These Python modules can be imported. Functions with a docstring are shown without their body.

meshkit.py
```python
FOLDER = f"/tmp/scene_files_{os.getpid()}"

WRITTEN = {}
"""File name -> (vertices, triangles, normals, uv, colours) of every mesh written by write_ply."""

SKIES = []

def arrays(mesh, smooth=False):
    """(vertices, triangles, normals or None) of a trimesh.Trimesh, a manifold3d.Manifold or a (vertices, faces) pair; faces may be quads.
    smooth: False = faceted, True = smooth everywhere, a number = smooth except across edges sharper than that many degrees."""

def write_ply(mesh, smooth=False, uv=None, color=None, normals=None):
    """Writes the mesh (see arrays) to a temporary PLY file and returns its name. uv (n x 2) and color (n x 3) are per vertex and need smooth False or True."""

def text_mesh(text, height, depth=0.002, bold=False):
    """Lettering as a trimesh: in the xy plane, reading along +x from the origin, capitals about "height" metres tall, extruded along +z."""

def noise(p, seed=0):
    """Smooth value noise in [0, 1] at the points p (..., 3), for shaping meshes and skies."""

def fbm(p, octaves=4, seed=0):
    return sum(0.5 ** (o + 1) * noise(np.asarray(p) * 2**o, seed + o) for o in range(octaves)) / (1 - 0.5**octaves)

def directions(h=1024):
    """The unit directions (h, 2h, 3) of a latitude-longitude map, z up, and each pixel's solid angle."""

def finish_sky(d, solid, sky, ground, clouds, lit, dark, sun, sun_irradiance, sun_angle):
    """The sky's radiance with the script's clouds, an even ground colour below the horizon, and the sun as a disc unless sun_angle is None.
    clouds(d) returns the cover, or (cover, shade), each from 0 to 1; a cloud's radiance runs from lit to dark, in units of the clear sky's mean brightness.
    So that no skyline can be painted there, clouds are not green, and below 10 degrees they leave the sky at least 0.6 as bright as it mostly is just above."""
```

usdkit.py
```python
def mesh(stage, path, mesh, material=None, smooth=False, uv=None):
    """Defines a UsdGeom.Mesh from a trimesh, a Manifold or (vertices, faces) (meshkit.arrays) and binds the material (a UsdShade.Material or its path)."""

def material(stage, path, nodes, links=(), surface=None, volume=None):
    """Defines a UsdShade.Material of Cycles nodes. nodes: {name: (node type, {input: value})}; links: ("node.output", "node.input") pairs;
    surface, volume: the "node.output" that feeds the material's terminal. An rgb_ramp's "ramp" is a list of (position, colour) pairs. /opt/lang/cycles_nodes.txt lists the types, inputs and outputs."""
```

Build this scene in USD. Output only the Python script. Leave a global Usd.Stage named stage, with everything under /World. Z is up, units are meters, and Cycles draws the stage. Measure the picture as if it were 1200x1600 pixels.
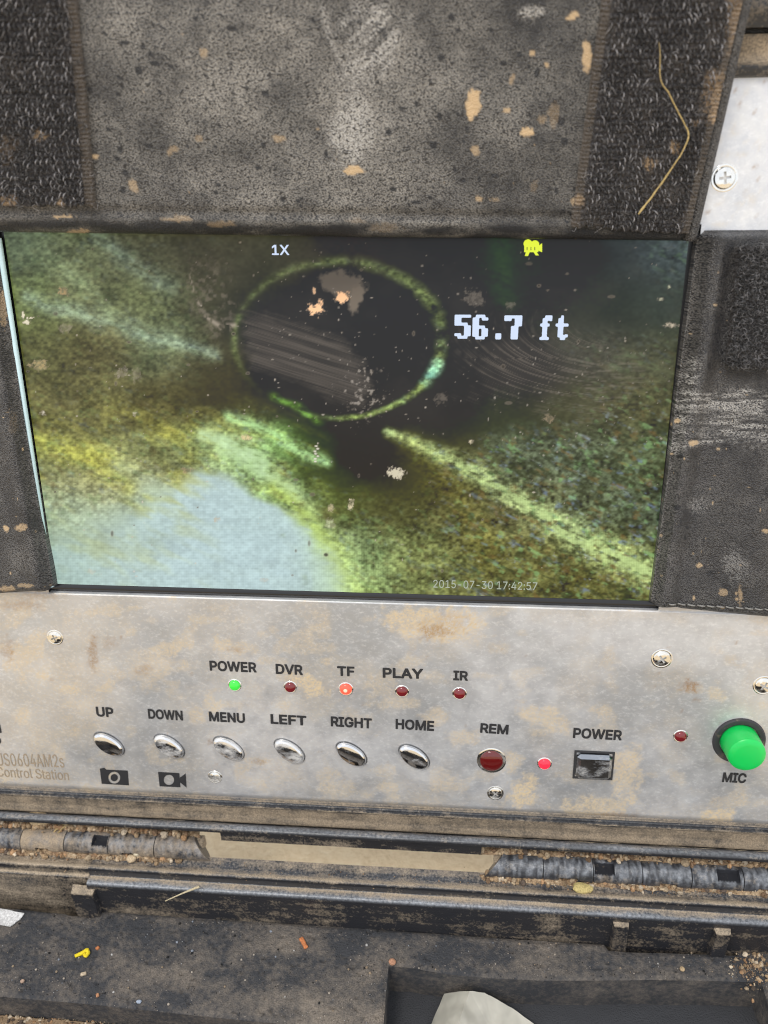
import math, random
import numpy as np
import trimesh, shapely
from shapely.geometry import Polygon, Point, LineString, box as sbox
from shapely import affinity
import manifold3d as mf
from scipy.spatial import cKDTree
import usdkit, meshkit
from meshkit import fbm, noise
from pxr import Usd, UsdGeom, UsdLux, UsdShade, Gf, Sdf, Vt

random.seed(4); rng = np.random.default_rng(4)
stage = Usd.Stage.CreateInMemory()
UsdGeom.SetStageUpAxis(stage, UsdGeom.Tokens.z); UsdGeom.SetStageMetersPerUnit(stage, 1.0)
UsdGeom.Xform.Define(stage, '/World'); UsdGeom.Scope.Define(stage, '/World/Looks')
MM = 0.001

# ------------------------------------------------------------------ camera
# Face frame of the open lid: u right, v up along the face, w out of it (mm). The lid leans back LEAN degrees.
LEAN = math.radians(12.0); ZOFF = 143.0
PL = np.array([[1, 0, 0], [0, math.sin(LEAN), -math.cos(LEAN)], [0, math.cos(LEAN), math.sin(LEAN)]])   # columns u, v, w in the world
def rot(a, b, c):
    ca, sa, cb, sb, cc, sc = math.cos(a), math.sin(a), math.cos(b), math.sin(b), math.cos(c), math.sin(c)
    return np.array([[cc, -sc, 0], [sc, cc, 0], [0, 0, 1]]) @ np.array([[1, 0, 0], [0, ca, -sa], [0, sa, ca]]) @ np.array([[cb, 0, sb], [0, 1, 0], [-sb, 0, cb]])
CM = rot(*np.radians([18.548, -5.047, 0.462])); DIST, FPX, PW, PH = 198.96, 1256.8, 1200, 1600
CAM = CM.T @ np.array([0, 0, DIST])                               # in the face frame
def W(p):                                                        # face frame mm -> world mm
    return np.asarray(p, float) @ PL.T + [0, 0, ZOFF]
CW = W(CAM); CR = PL @ CM.T                                      # camera position and axes in the world
cam = UsdGeom.Camera.Define(stage, '/World/camera')
m4 = np.eye(4); m4[:3, :3] = CR.T; m4[3, :3] = CW * MM
cam.AddTransformOp().Set(Gf.Matrix4d(*m4.ravel().tolist()))
HA = 7.2
cam.CreateHorizontalApertureAttr(HA); cam.CreateVerticalApertureAttr(HA * 4 / 3)
cam.CreateFocalLengthAttr(HA * FPX / PW)
cam.CreateFStopAttr(HA * FPX / PW / 1.7); cam.CreateFocusDistanceAttr(0.203)
cam.CreateClippingRangeAttr(Gf.Vec2f(0.01, 1000)); cam.CreateExposureAttr(0.0)

# ------------------------------------------------------------------ sky and sun (bright overcast)
SUN_EL, SUN_AZ = math.radians(58), math.radians(205)              # azimuth: atan2(x, y) of the direction to the sun
sd = np.array([math.cos(SUN_EL) * math.sin(SUN_AZ), math.cos(SUN_EL) * math.cos(SUN_AZ), math.sin(SUN_EL)])
usdkit.material(stage, '/World/Looks/sky_overcast', {
    'sky': ('sky_texture', {'sky_type': 'single_scattering', 'sun_disc': False, 'sun_elevation': SUN_EL, 'sun_rotation': SUN_AZ}),
    'tc': ('texture_coordinate', {}),
    'n': ('noise_texture', {'scale': 2.2, 'detail': 5.0, 'roughness': 0.55}),
    'r': ('rgb_ramp', {'ramp': [(0.25, (8.0, 8.5, 9.4)), (0.7, (12.2, 12.3, 12.3))]}),
    'mx': ('mix', {'fac': 0.85}), 'bg': ('background_shader', {'strength': 0.135})},
    [('tc.generated', 'n.vector'), ('n.fac', 'r.fac'), ('sky.color', 'mx.color1'), ('r.color', 'mx.color2'), ('mx.color', 'bg.color')], surface='bg.background')
dome = UsdLux.DomeLight.Define(stage, '/World/sky'); dome.CreateIntensityAttr(1.0)
UsdShade.MaterialBindingAPI.Apply(dome.GetPrim()).Bind(UsdShade.Material.Get(stage, '/World/Looks/sky_overcast'))
sun = UsdLux.DistantLight.Define(stage, '/World/sun')
sun.CreateIntensityAttr(0.4); sun.CreateAngleAttr(14.0); sun.CreateNormalizeAttr(True); sun.CreateColorAttr(Gf.Vec3f(1.0, 0.96, 0.9))
zax = sd; xax = np.cross([0, 0, 1], zax); xax /= np.linalg.norm(xax); yax = np.cross(zax, xax)
ms = np.eye(4); ms[0, :3], ms[1, :3], ms[2, :3] = xax, yax, zax
sun.AddTransformOp().Set(Gf.Matrix4d(*ms.ravel().tolist()))

# ------------------------------------------------------------------ measuring: a ray of the photograph meets a known plane
def ray(p):
    p = np.atleast_2d(np.asarray(p, float))
    return np.stack([(p[:, 0] - PW / 2) / FPX, -(p[:, 1] - PH / 2) / FPX, -np.ones(len(p))], 1)
def on_face(p, w=0.0):                                           # -> (u, v, w) in the face frame
    d = ray(p) @ CM
    t = (w - CAM[2]) / d[:, 2]
    return CAM + d * t[:, None]
def on_level(p, z):                                              # -> world mm at height z
    d = ray(p) @ CR.T
    return CW + d * ((z - CW[2]) / d[:, 2])[:, None]
def on_depth(p, y):                                              # -> world mm on the upright plane at depth y
    d = ray(p) @ CR.T
    return CW + d * ((y - CW[1]) / d[:, 1])[:, None]
def measure(pw):                                                 # world mm -> where the photograph shows it
    q = (np.asarray(pw, float) - CW) @ CR
    return np.stack([PW / 2 + FPX * q[:, 0] / -q[:, 2], PH / 2 - FPX * q[:, 1] / -q[:, 2]], 1)
def lin(c):
    c = np.asarray(c, float) / 255.0
    return np.where(c <= 0.04045, c / 12.92, ((c + 0.055) / 1.055) ** 2.4)
def sstep(a, b, x):
    t = np.clip((x - a) / (b - a), 0, 1); return t * t * (3 - 2 * t)

# ------------------------------------------------------------------ prims
used = {}
def path_for(parent, name):
    k = (parent, name); n = used.get(k, 0); used[k] = n + 1
    return f'{parent}/{name}' + (f'_{n:03d}' if n else '')
ORG = {}
def tag(prim, label=None, cat=None, group=None, kind=None):
    for k, v in (('label', label), ('category', cat), ('group', group), ('kind', kind)):
        if v: prim.SetCustomDataByKey(k, v)
def thing(name, label, cat, base, group=None, kind=None):
    p = path_for('/World', name); x = UsdGeom.Xform.Define(stage, p)
    base = np.asarray(base, float); x.AddTranslateOp().Set(Gf.Vec3d(*(base * MM).tolist())); ORG[p] = base
    tag(x.GetPrim(), label, cat, group, kind); return p
def origin(p):
    while p not in ORG and p.count('/') > 1: p = p.rsplit('/', 1)[0]
    return ORG.get(p, np.zeros(3))
def put(parent, name, mesh, mat, smooth=False, vals=None, label=None, cat=None, group=None, kind=None, face=True):
    """mesh in mm (face frame if face else world) -> a Mesh prim"""
    v, f, _ = meshkit.arrays(mesh)
    v = W(v) if face else np.asarray(v, float)
    p = path_for(parent, name)
    if parent == '/World':
        base = np.array([v[:, 0].mean(), v[:, 1].mean(), v[:, 2].min()])
    else:
        base = origin(parent)
    pts = (v - base) * MM
    if vals and smooth not in (True, False):                      # creases split vertices: carry the painted values over
        v2, f2_, _ = meshkit.arrays(trimesh.graph.smooth_shade(trimesh.Trimesh(v - base, f, process=False), angle=math.radians(smooth), facet_minarea=None))
        near = cKDTree(v - base).query(v2)[1]; vals = {k: np.asarray(a)[near] for k, a in vals.items()}
        pts, f, smooth = v2 * MM, f2_, True
    m = usdkit.mesh(stage, p, trimesh.Trimesh(pts, f, process=False), '/World/Looks/' + mat, smooth=smooth)
    if parent == '/World':
        UsdGeom.Xformable(m).AddTranslateOp().Set(Gf.Vec3d(*(base * MM).tolist()))
    for k, a in (vals or {}).items():
        a = np.asarray(a, np.float32); api = UsdGeom.PrimvarsAPI(m)
        if a.ndim == 2: api.CreatePrimvar(k, Sdf.ValueTypeNames.Color3fArray, 'vertex').Set(Vt.Vec3fArray.FromNumpy(a))
        else: api.CreatePrimvar(k, Sdf.ValueTypeNames.FloatArray, 'vertex').Set(Vt.FloatArray.FromNumpy(a))
    tag(m.GetPrim(), label, cat, group, kind)
    return p
def mat(name, nodes, links, surface='p.BSDF'):
    usdkit.material(stage, '/World/Looks/' + name, nodes, links, surface=surface)
def plain(name, color, rough=0.5, metal=0.0, **k):
    mat(name, {'p': ('principled_bsdf', {'base_color': color, 'roughness': rough, 'metallic': metal, **k})}, [])

# ------------------------------------------------------------------ shapes
def grid(us, vs, fn):
    """fn(U, V) -> (n,3); rows along vs. Faces turned to +w for u right, v up."""
    U, V = np.meshgrid(us, vs); P = fn(U.ravel(), V.ravel())
    a, b = len(vs), len(us); i, j = np.meshgrid(np.arange(a - 1), np.arange(b - 1), indexing='ij'); k = (i * b + j).ravel()
    f = np.vstack([np.stack([k, k + 1, k + b + 1], 1), np.stack([k, k + b + 1, k + b], 1)])
    return P, f
def used_only(v, f):
    k, inv = np.unique(f, return_inverse=True); return v[k], inv.reshape(-1, 3)
def swept(profile, us, wob=0.0, seed=0, closed=False):
    """profile (n,2 -> coordinates b, c) carried along u; points (u, b, c)"""
    pr = np.asarray(profile, float); n = len(pr)
    U, I = np.meshgrid(us, np.arange(n)); U, I = U.ravel(), I.ravel()
    P = np.stack([U, pr[I, 0], pr[I, 1]], 1)
    if wob: P[:, 1:] += (np.stack([fbm(np.stack([U * .25, I * .9 + 7, U * 0 + seed], 1), 3, seed), fbm(np.stack([U * .25, I * .9 + 31, U * 0 + seed], 1), 3, seed + 5)], 1) - .5) * wob
    b = len(us); i, j = np.meshgrid(np.arange(n - 1), np.arange(b - 1), indexing='ij'); k = (i * b + j).ravel()
    return P, np.vstack([np.stack([k, k + b + 1, k + 1], 1), np.stack([k, k + b, k + b + 1], 1)]), I
def dense(pr, step, extra=None):
    """subdivides a polyline; extra: values per corner carried along"""
    pr = np.asarray(pr, float); out, ex = [], []
    for q in range(len(pr) - 1):
        n = max(1, int(np.ceil(np.linalg.norm(pr[q + 1] - pr[q]) / step)))
        for k in range(n):
            t = k / n; out.append(pr[q] * (1 - t) + pr[q + 1] * t)
            if extra is not None: ex.append(extra[q] * (1 - t) + extra[q + 1] * t)
    out.append(pr[-1])
    if extra is not None: ex.append(extra[-1])
    return np.array(out), np.array(ex)
def bevel_box(sx, sy, sz, r):
    return mf.Manifold.hull_points(np.array([[x * (sx / 2 - a), y * (sy / 2 - b), z * (sz / 2 - c)] for x in (-1, 1) for y in (-1, 1) for z in (-1, 1) for a, b, c in ((r, r, 0), (r, 0, r), (0, r, r))]))
def lathe(prof, n=40, sx=1.0, sy=1.0):
    m = trimesh.creation.revolve(np.asarray(prof, float), sections=n); m.apply_scale([sx, sy, 1]); return m
def moved(m, at, rz=0.0):
    v, f, _ = meshkit.arrays(m); c, s = math.cos(rz), math.sin(rz)
    v = v @ np.array([[c, s, 0], [-s, c, 0], [0, 0, 1]]) + np.asarray(at, float); return v, f
def tube(pts, r, sides=5):
    p = np.asarray(pts, float); t = np.gradient(p, axis=0); t /= np.linalg.norm(t, axis=1, keepdims=True) + 1e-12
    ref = np.where(np.abs(t[:, 2:]) < .9, [0, 0, 1.], [1., 0, 0]); a = np.cross(t, ref); a /= np.linalg.norm(a, axis=1, keepdims=True) + 1e-12
    b = np.cross(t, a); an = np.arange(sides) * 2 * np.pi / sides; r = np.broadcast_to(r, (len(p),))
    v = (p[:, None] + r[:, None, None] * (np.cos(an)[None, :, None] * a[:, None] + np.sin(an)[None, :, None] * b[:, None])).reshape(-1, 3)
    i, j = np.meshgrid(np.arange(len(p) - 1), np.arange(sides), indexing='ij')
    k0, k1 = (i * sides + j).ravel(), (i * sides + (j + 1) % sides).ravel()
    f = np.vstack([np.stack([k0, k1, k1 + sides], 1), np.stack([k0, k1 + sides, k0 + sides], 1)])
    e = len(v); v = np.vstack([v, p[0], p[-1]]); q = np.arange(sides)
    f = np.vstack([f, np.stack([(q + 1) % sides, q, q * 0 + e], 1), np.stack([e - sides + q, e - sides + (q + 1) % sides, q * 0 + e + 1], 1)])
    return v, f
class Bag:
    def __init__(s): s.v, s.f, s.n, s.c = [], [], 0, []
    def add(s, m, c=None):
        v, f = m[0], m[1]; s.v.append(np.asarray(v)); s.f.append(np.asarray(f) + s.n); s.n += len(v)
        if c is not None: s.c.append(np.broadcast_to(np.asarray(c, float), (len(v), np.size(c))) if np.ndim(c) < 2 else c)
        return s
    def mesh(s): return np.vstack(s.v), np.vstack(s.f)
    def col(s): return np.vstack(s.c)
ICO = {k: trimesh.creation.icosphere(subdivisions=k) for k in (0, 1, 2, 3)}
def clod(at, size, seed, sub=1, squash=(1, 1, 1), rough=.5):
    m = ICO[sub]; v = np.array(m.vertices); v = v * (1 - rough / 2 + rough * fbm(v * 1.6 + seed * 3.1, 3, seed))[:, None] * size * np.asarray(squash)
    q = trimesh.transformations.random_rotation_matrix(np.random.default_rng(seed).random(3))[:3, :3] if squash == (1, 1, 1) else np.eye(3)
    return v @ q.T + np.asarray(at, float), np.array(m.faces)

# ------------------------------------------------------------------ painting masks of dirt and print, in the photograph's measure
def blob(X, Y, cx, cy, rx, ry, ang=0.0, soft=.35, rough=.5, seed=0, sc=14.):
    a = math.radians(ang); dx, dy = X - cx, Y - cy
    q = np.hypot((dx * math.cos(a) + dy * math.sin(a)) / rx, (-dx * math.sin(a) + dy * math.cos(a)) / ry)
    near = q < 2.2; out = np.zeros_like(X)
    if near.any():
        n = 1.25 * (fbm(np.stack([X[near] / sc, Y[near] / sc, X[near] * 0 + seed], 1), 4, seed) - .5) + .7 * (fbm(np.stack([X[near] / sc * 3.1, Y[near] / sc * 3.1, X[near] * 0 + seed + 5], 1), 3, seed) - .5)
        out[near] = 1 - sstep(1 - soft, 1 + soft, q[near] + n * 2 * rough)
    return out
def stroke(X, Y, pts, widths):
    """(closeness 0..1, position along) of a polyline with widths"""
    best = np.full(X.shape, 9e9); pos = np.zeros_like(X); L = 0
    pts = np.asarray(pts, float); widths = np.broadcast_to(widths, (len(pts),))
    for k in range(len(pts) - 1):
        d = pts[k + 1] - pts[k]; ln = np.hypot(*d); t = np.clip(((X - pts[k, 0]) * d[0] + (Y - pts[k, 1]) * d[1]) / ln ** 2, 0, 1)
        q = np.hypot(X - pts[k, 0] - t * d[0], Y - pts[k, 1] - t * d[1]) / (widths[k] * (1 - t) + widths[k + 1] * t)
        m = q < best; best[m] = q[m]; pos[m] = (L + t * ln)[m]; L += ln
    return np.exp(-best ** 2), pos / L
def f2(X, Y, sx, sy=None, o=4, seed=0):
    return fbm(np.stack([X / sx, Y / (sy or sx), X * 0 + seed * .37], 1), o, seed)
def specks(X, Y, n, box_, r0, r1, seed, soft=.4):
    """many small round specks, binned so that it stays quick; returns a mask"""
    g = np.random.default_rng(seed); out = np.zeros_like(X); o = np.argsort(X); xs = X[o]
    for _ in range(n):
        cx, cy = g.uniform(box_[0], box_[2]), g.uniform(box_[1], box_[3]); r = r0 + (r1 - r0) * g.random() ** 3; e = g.uniform(.6, 1.6)
        a, b = np.searchsorted(xs, [cx - 3 * r, cx + 3 * r]); idx = o[a:b]
        q = np.hypot((X[idx] - cx) / e, (Y[idx] - cy) * e) / r
        out[idx] = np.maximum(out[idx], (1 - sstep(1 - soft, 1 + soft, q)) * g.uniform(.5, 1))
    return out

# ------------------------------------------------------------------ materials
TAN = (0.42, 0.31, 0.20)
def dusty(name, base, rough, dust=TAN, nscale=900., lo=.35, hi=.7, bump=.25, spec=.5, fine=2600., amount=1.0):
    """a dark surface under dust: primvar "dust" says where it gathers, noise breaks it up"""
    mat(name, {'g': ('geometry', {}), 'a': ('attribute', {'attribute': 'dust'}),
        'n': ('noise_texture', {'scale': nscale, 'detail': 6., 'roughness': .65}), 'n2': ('noise_texture', {'scale': nscale * .12, 'detail': 4., 'roughness': .6}),
        'k': ('math', {'math_type': 'multiply', 'value2': 1.0}), 's1': ('math', {'math_type': 'add'}), 's2': ('math', {'math_type': 'add'}),
        'r': ('map_range', {'from_min': lo + .83, 'from_max': hi + 1.05, 'to_min': 0., 'to_max': amount, 'clamp': True}),
        'nf': ('noise_texture', {'scale': fine, 'detail': 3.}), 'dc': ('rgb_ramp', {'ramp': [(.25, tuple(x * .5 for x in dust)), (.7, dust)]}),
        'wa': ('attribute', {'attribute': 'wear_sheen'}), 'wn': ('map_range', {'from_min': .32, 'from_max': .62, 'to_min': .25, 'to_max': 1., 'clamp': True}), 'wm': ('math', {'math_type': 'multiply'}), 'b0': ('mix', {'color1': base, 'color2': (.25, .262, .285)}), 'mx': ('mix', {}), 'rr': ('map_range', {'from_min': 0., 'from_max': 1., 'to_min': rough, 'to_max': .9}),
        'b': ('bump', {'strength': bump, 'distance': .0004}), 'p': ('principled_bsdf', {'specular_ior_level': spec})},
        [('g.position', 'n.vector'), ('g.position', 'n2.vector'), ('g.position', 'nf.vector'), ('a.fac', 'k.value1'), ('k.value', 's1.value1'), ('n.fac', 's1.value2'), ('s1.value', 's2.value1'), ('n2.fac', 's2.value2'),
         ('s2.value', 'r.value'), ('nf.fac', 'dc.fac'), ('r.result', 'mx.fac'), ('dc.color', 'mx.color2'), ('n.fac', 'wn.value'), ('wn.result', 'wm.value1'), ('wa.fac', 'wm.value2'), ('wm.value', 'b0.fac'), ('b0.color', 'mx.color1'), ('mx.color', 'p.base_color'), ('r.result', 'rr.value'), ('rr.result', 'p.roughness'), ('nf.fac', 'b.height'), ('b.normal', 'p.normal')])
dusty('case_plastic', (0.014, 0.014, 0.016), .26, dust=(.42, .335, .24), nscale=1300.)
dusty('worn_plastic', (0.02, 0.0205, 0.024), .26, dust=(.40, .31, .215), fine=3500.)
dusty('grimy_plastic', (0.03, 0.028, 0.027), .45, dust=(.31, .24, .165), nscale=1700.)
dusty('foam', (0.045, 0.046, 0.05), .8, dust=(.30, .25, .20), nscale=700., lo=.3, hi=.75, bump=1.0, spec=.2, fine=2300., amount=.85)
dusty('rubber', (0.03, 0.03, 0.033), .6, nscale=1200.)
# worn leathercloth: grain from a squeezed cell pattern laid out along the cloth ("gc"), mud from "mud" (r solid mud, g film, thinned as painted shade on the top flap fold, b pale scuffs)
def leather(name, scale, base, film, rough=.4, lo=.12, hi=.85):
    mat(name, {'gc': ('attribute', {'attribute': 'gc'}), 'm': ('attribute', {'attribute': 'mud'}), 'sp': ('separate_color', {}),
        'mp': ('mapping', {'scale': (1.0, 1.5, 1.0)}), 'w': ('noise_texture', {'scale': .6, 'detail': 2.}), 'wv': ('mix', {'mix_type': 'linear_light', 'fac': .10}),
        'v': ('voronoi_texture', {'feature': 'smooth_f1', 'scale': scale, 'smoothness': .35, 'randomness': 1.}), 'n': ('noise_texture', {'scale': scale * 2.3, 'detail': 4.}),
        'nl': ('noise_texture', {'scale': .09, 'detail': 6., 'roughness': .65}),
        'cr': ('map_range', {'from_min': .76, 'from_max': .2, 'to_min': 0., 'to_max': 1., 'clamp': True}),
        'fr': ('map_range', {'from_min': .36, 'from_max': .68, 'to_min': lo, 'to_max': hi, 'clamp': True}),
        'fs': ('math', {'math_type': 'add'}), 'fm': ('math', {'math_type': 'multiply'}),
        'c1': ('mix', {'color1': base, 'color2': film}),
        'c2': ('mix', {'color2': (.55, .53, .5)}), 'nc': ('math', {'math_type': 'multiply'}), 'c3': ('mix', {'color2': (.58, .42, .25)}), 'mk': ('math', {'math_type': 'multiply_add', 'value2': 1.3}), 'mq': ('map_range', {'from_min': .88, 'from_max': 1.5, 'to_min': 0., 'to_max': 1., 'clamp': True}),
        'ad': ('math', {'math_type': 'multiply_add', 'value2': -.28}), 'ru': ('map_range', {'from_min': 0., 'from_max': 1., 'to_min': rough, 'to_max': .8}),
        'b': ('bump', {'strength': .7, 'distance': .00022}), 'p': ('principled_bsdf', {'specular_ior_level': .45})},
        [('gc.vector', 'w.vector'), ('gc.vector', 'wv.color1'), ('w.color', 'wv.color2'), ('wv.color', 'mp.vector'), ('mp.vector', 'v.vector'), ('gc.vector', 'n.vector'), ('gc.vector', 'nl.vector'),
         ('m.color', 'sp.color'), ('v.distance', 'cr.value'), ('nl.fac', 'fr.value'), ('fr.result', 'fs.value1'), ('sp.g', 'fs.value2'), ('fs.value', 'fm.value1'), ('cr.result', 'fm.value2'), ('fm.value', 'c1.fac'),
         ('c1.color', 'c2.color1'), ('sp.b', 'nc.value1'), ('cr.result', 'nc.value2'), ('nc.value', 'c2.fac'), ('c2.color', 'c3.color1'), ('n.fac', 'mk.value1'), ('sp.r', 'mk.value3'), ('mk.value', 'mq.value'), ('mq.result', 'c3.fac'), ('c3.color', 'p.base_color'),
         ('v.distance', 'ad.value1'), ('n.fac', 'ad.value3'), ('sp.r', 'ru.value'), ('ru.result', 'p.roughness'), ('cr.result', 'b.height'), ('b.normal', 'p.normal')])
leather('leather', 3.2, (.015, .015, .017), (.37, .348, .315), .36, .16, .82)
leather('leather_fine', 3.2, (.014, .014, .016), (.17, .16, .15), .30, .05, .6)
# brushed aluminium: primvar "mud" r = tan film, g = rust, b = grime and scuffs plus painted difference in sky reflection
mat('aluminium', {'g': ('geometry', {}), 'm': ('attribute', {'attribute': 'mud'}), 'sp': ('separate_color', {}),
    'n': ('noise_texture', {'scale': 160., 'detail': 8., 'roughness': .7}), 'mp': ('mapping', {'scale': (1.0, 30.0, 30.0)}), 'br': ('noise_texture', {'scale': 90., 'detail': 5.}),
    'mp2': ('mapping', {'rotation': (0., .6, 0.), 'scale': (1.0, 1.6, 1.6)}), 'sc': ('noise_texture', {'scale': 700., 'detail': 7., 'roughness': .75}),
    'c0': ('rgb_ramp', {'ramp': [(.3, (.56, .57, .60)), (.5, (.70, .70, .715)), (.7, (.82, .815, .80))]}),
    'sr': ('map_range', {'from_min': .50, 'from_max': .68, 'to_min': 0., 'to_max': .38, 'clamp': True}), 'c1': ('mix', {'color2': (.85, .85, .85)}),
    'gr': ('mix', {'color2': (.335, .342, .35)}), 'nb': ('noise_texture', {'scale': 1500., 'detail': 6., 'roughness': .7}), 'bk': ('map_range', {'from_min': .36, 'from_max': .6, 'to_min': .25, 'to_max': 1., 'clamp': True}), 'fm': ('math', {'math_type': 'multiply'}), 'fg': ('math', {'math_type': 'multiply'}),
    'c2': ('mix', {'color2': (.60, .47, .29)}), 'c3': ('mix', {'color2': (.30, .17, .07)}),
    'mt': ('map_range', {'from_min': 0., 'from_max': 1., 'to_min': .55, 'to_max': .05}), 'ro': ('map_range', {'from_min': .3, 'from_max': .7, 'to_min': .34, 'to_max': .58}),
    'b': ('bump', {'strength': .05, 'distance': .0002}), 'p': ('principled_bsdf', {})},
    [('g.position', 'n.vector'), ('g.position', 'mp.vector'), ('mp.vector', 'br.vector'), ('g.position', 'mp2.vector'), ('mp2.vector', 'sc.vector'), ('n.fac', 'c0.fac'), ('m.color', 'sp.color'),
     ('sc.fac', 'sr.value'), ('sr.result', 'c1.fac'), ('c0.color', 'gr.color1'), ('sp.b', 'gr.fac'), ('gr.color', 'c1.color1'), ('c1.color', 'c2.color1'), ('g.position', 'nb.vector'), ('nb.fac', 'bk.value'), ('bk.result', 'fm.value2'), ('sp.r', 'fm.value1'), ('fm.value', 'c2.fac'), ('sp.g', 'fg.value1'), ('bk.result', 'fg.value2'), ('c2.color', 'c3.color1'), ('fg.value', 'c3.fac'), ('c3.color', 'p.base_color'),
     ('fm.value', 'mt.value'), ('mt.result', 'p.metallic'), ('n.fac', 'ro.value'), ('ro.result', 'p.roughness'), ('br.fac', 'b.height'), ('b.normal', 'p.normal')])
# the screen: it gives off the picture; dust and mud lie on its glass
mat('screen', {'pic': ('attribute', {'attribute': 'pic'}), 'mc': ('attribute', {'attribute': 'mudcol'}), 'mf': ('attribute', {'attribute': 'mudfac'}),
    'p': ('principled_bsdf', {'base_color': (.006, .006, .007), 'roughness': .2, 'emission_strength': 1.0, 'specular_ior_level': .3}),
    'd': ('principled_bsdf', {'roughness': .9, 'specular_ior_level': .1}), 'mx': ('mix_closure', {})},
    [('pic.color', 'p.emission_color'), ('mc.color', 'd.base_color'), ('mf.fac', 'mx.fac'), ('p.BSDF', 'mx.closure1'), ('d.BSDF', 'mx.closure2')], surface='mx.closure')
def glow(name, color, strength, base=(.02, .02, .02), rough=.25):
    mat(name, {'p': ('principled_bsdf', {'base_color': base, 'roughness': rough, 'emission_color': color, 'emission_strength': strength})}, [])
glow('screen_white', tuple(lin((205, 220, 245))), 1.0); glow('screen_yellow', tuple(lin((225, 240, 20))), 1.0); glow('screen_pale', tuple(lin((176, 186, 170))), .85)
glow('screen_blue', tuple(lin((120, 150, 225))), 1.0)
def chrome(name, dirt, seed, base=(.66, .67, .69)):
    mat(name, {'g': ('geometry', {}), 'mp': ('mapping', {'location': (seed * 1.7, seed * .9, 0.), 'rotation': (0., .5 + seed, 0.), 'scale': (1., 4., 2.)}), 'n': ('noise_texture', {'scale': 170., 'detail': 5., 'roughness': .65}),
        'r': ('map_range', {'from_min': .60 - dirt * .5, 'from_max': .80 - dirt * .3, 'to_min': 0., 'to_max': .75, 'clamp': True}), 'c': ('mix', {'color1': base, 'color2': (.66, .64, .60)}),
        'ru': ('map_range', {'from_min': 0., 'from_max': .7, 'to_min': .07, 'to_max': .5}), 'me': ('map_range', {'from_min': 0., 'from_max': .75, 'to_min': 1., 'to_max': .2}),
        'b': ('bump', {'strength': .06, 'distance': .0002}), 'p': ('principled_bsdf', {})},
        [('g.position', 'mp.vector'), ('mp.vector', 'n.vector'), ('n.fac', 'r.value'), ('r.result', 'c.fac'), ('c.color', 'p.base_color'), ('r.result', 'ru.value'), ('ru.result', 'p.roughness'), ('r.result', 'me.value'), ('me.result', 'p.metallic'), ('n.fac', 'b.height'), ('b.normal', 'p.normal')])
for k, d in enumerate((.0, .32, .42, .40, .0, .02)): chrome(f'chrome_{"abcdef"[k]}', d, k)
chrome('switch_metal', .2, 6, (.30, .315, .34)); chrome('screw_metal', .2, 9, (.72, .71, .68))
plain('ink', (.018, .018, .02), .55); plain('worn_ink', (.30, .235, .165), .6); plain('black_gloss', (.008, .008, .009), .25); plain('pale_trim', (.60, .80, .86), .3)
plain('collar_grey', (.16, .16, .165), .45, .6); plain('socket_dark', (.03, .03, .032), .5); plain('ring_white', (.62, .61, .58), .5)
plain('lens_red_dark', (.16, .008, .012), .12, coat_weight=.5); plain('lens_red_big', (.11, .006, .006), .12, coat_weight=.5)
glow('lens_red_lit', (1., .02, .06), .9, (.6, .02, .03), .2); glow('lens_orange_lit', (1., .10, .05), .95, (.7, .06, .04), .2); glow('lens_green_lit', (.03, .62, .03), .55, (.05, .5, .06), .2)
glow('lens_core', (1., .45, .35), 1.1, (.8, .3, .2), .3)
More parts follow.
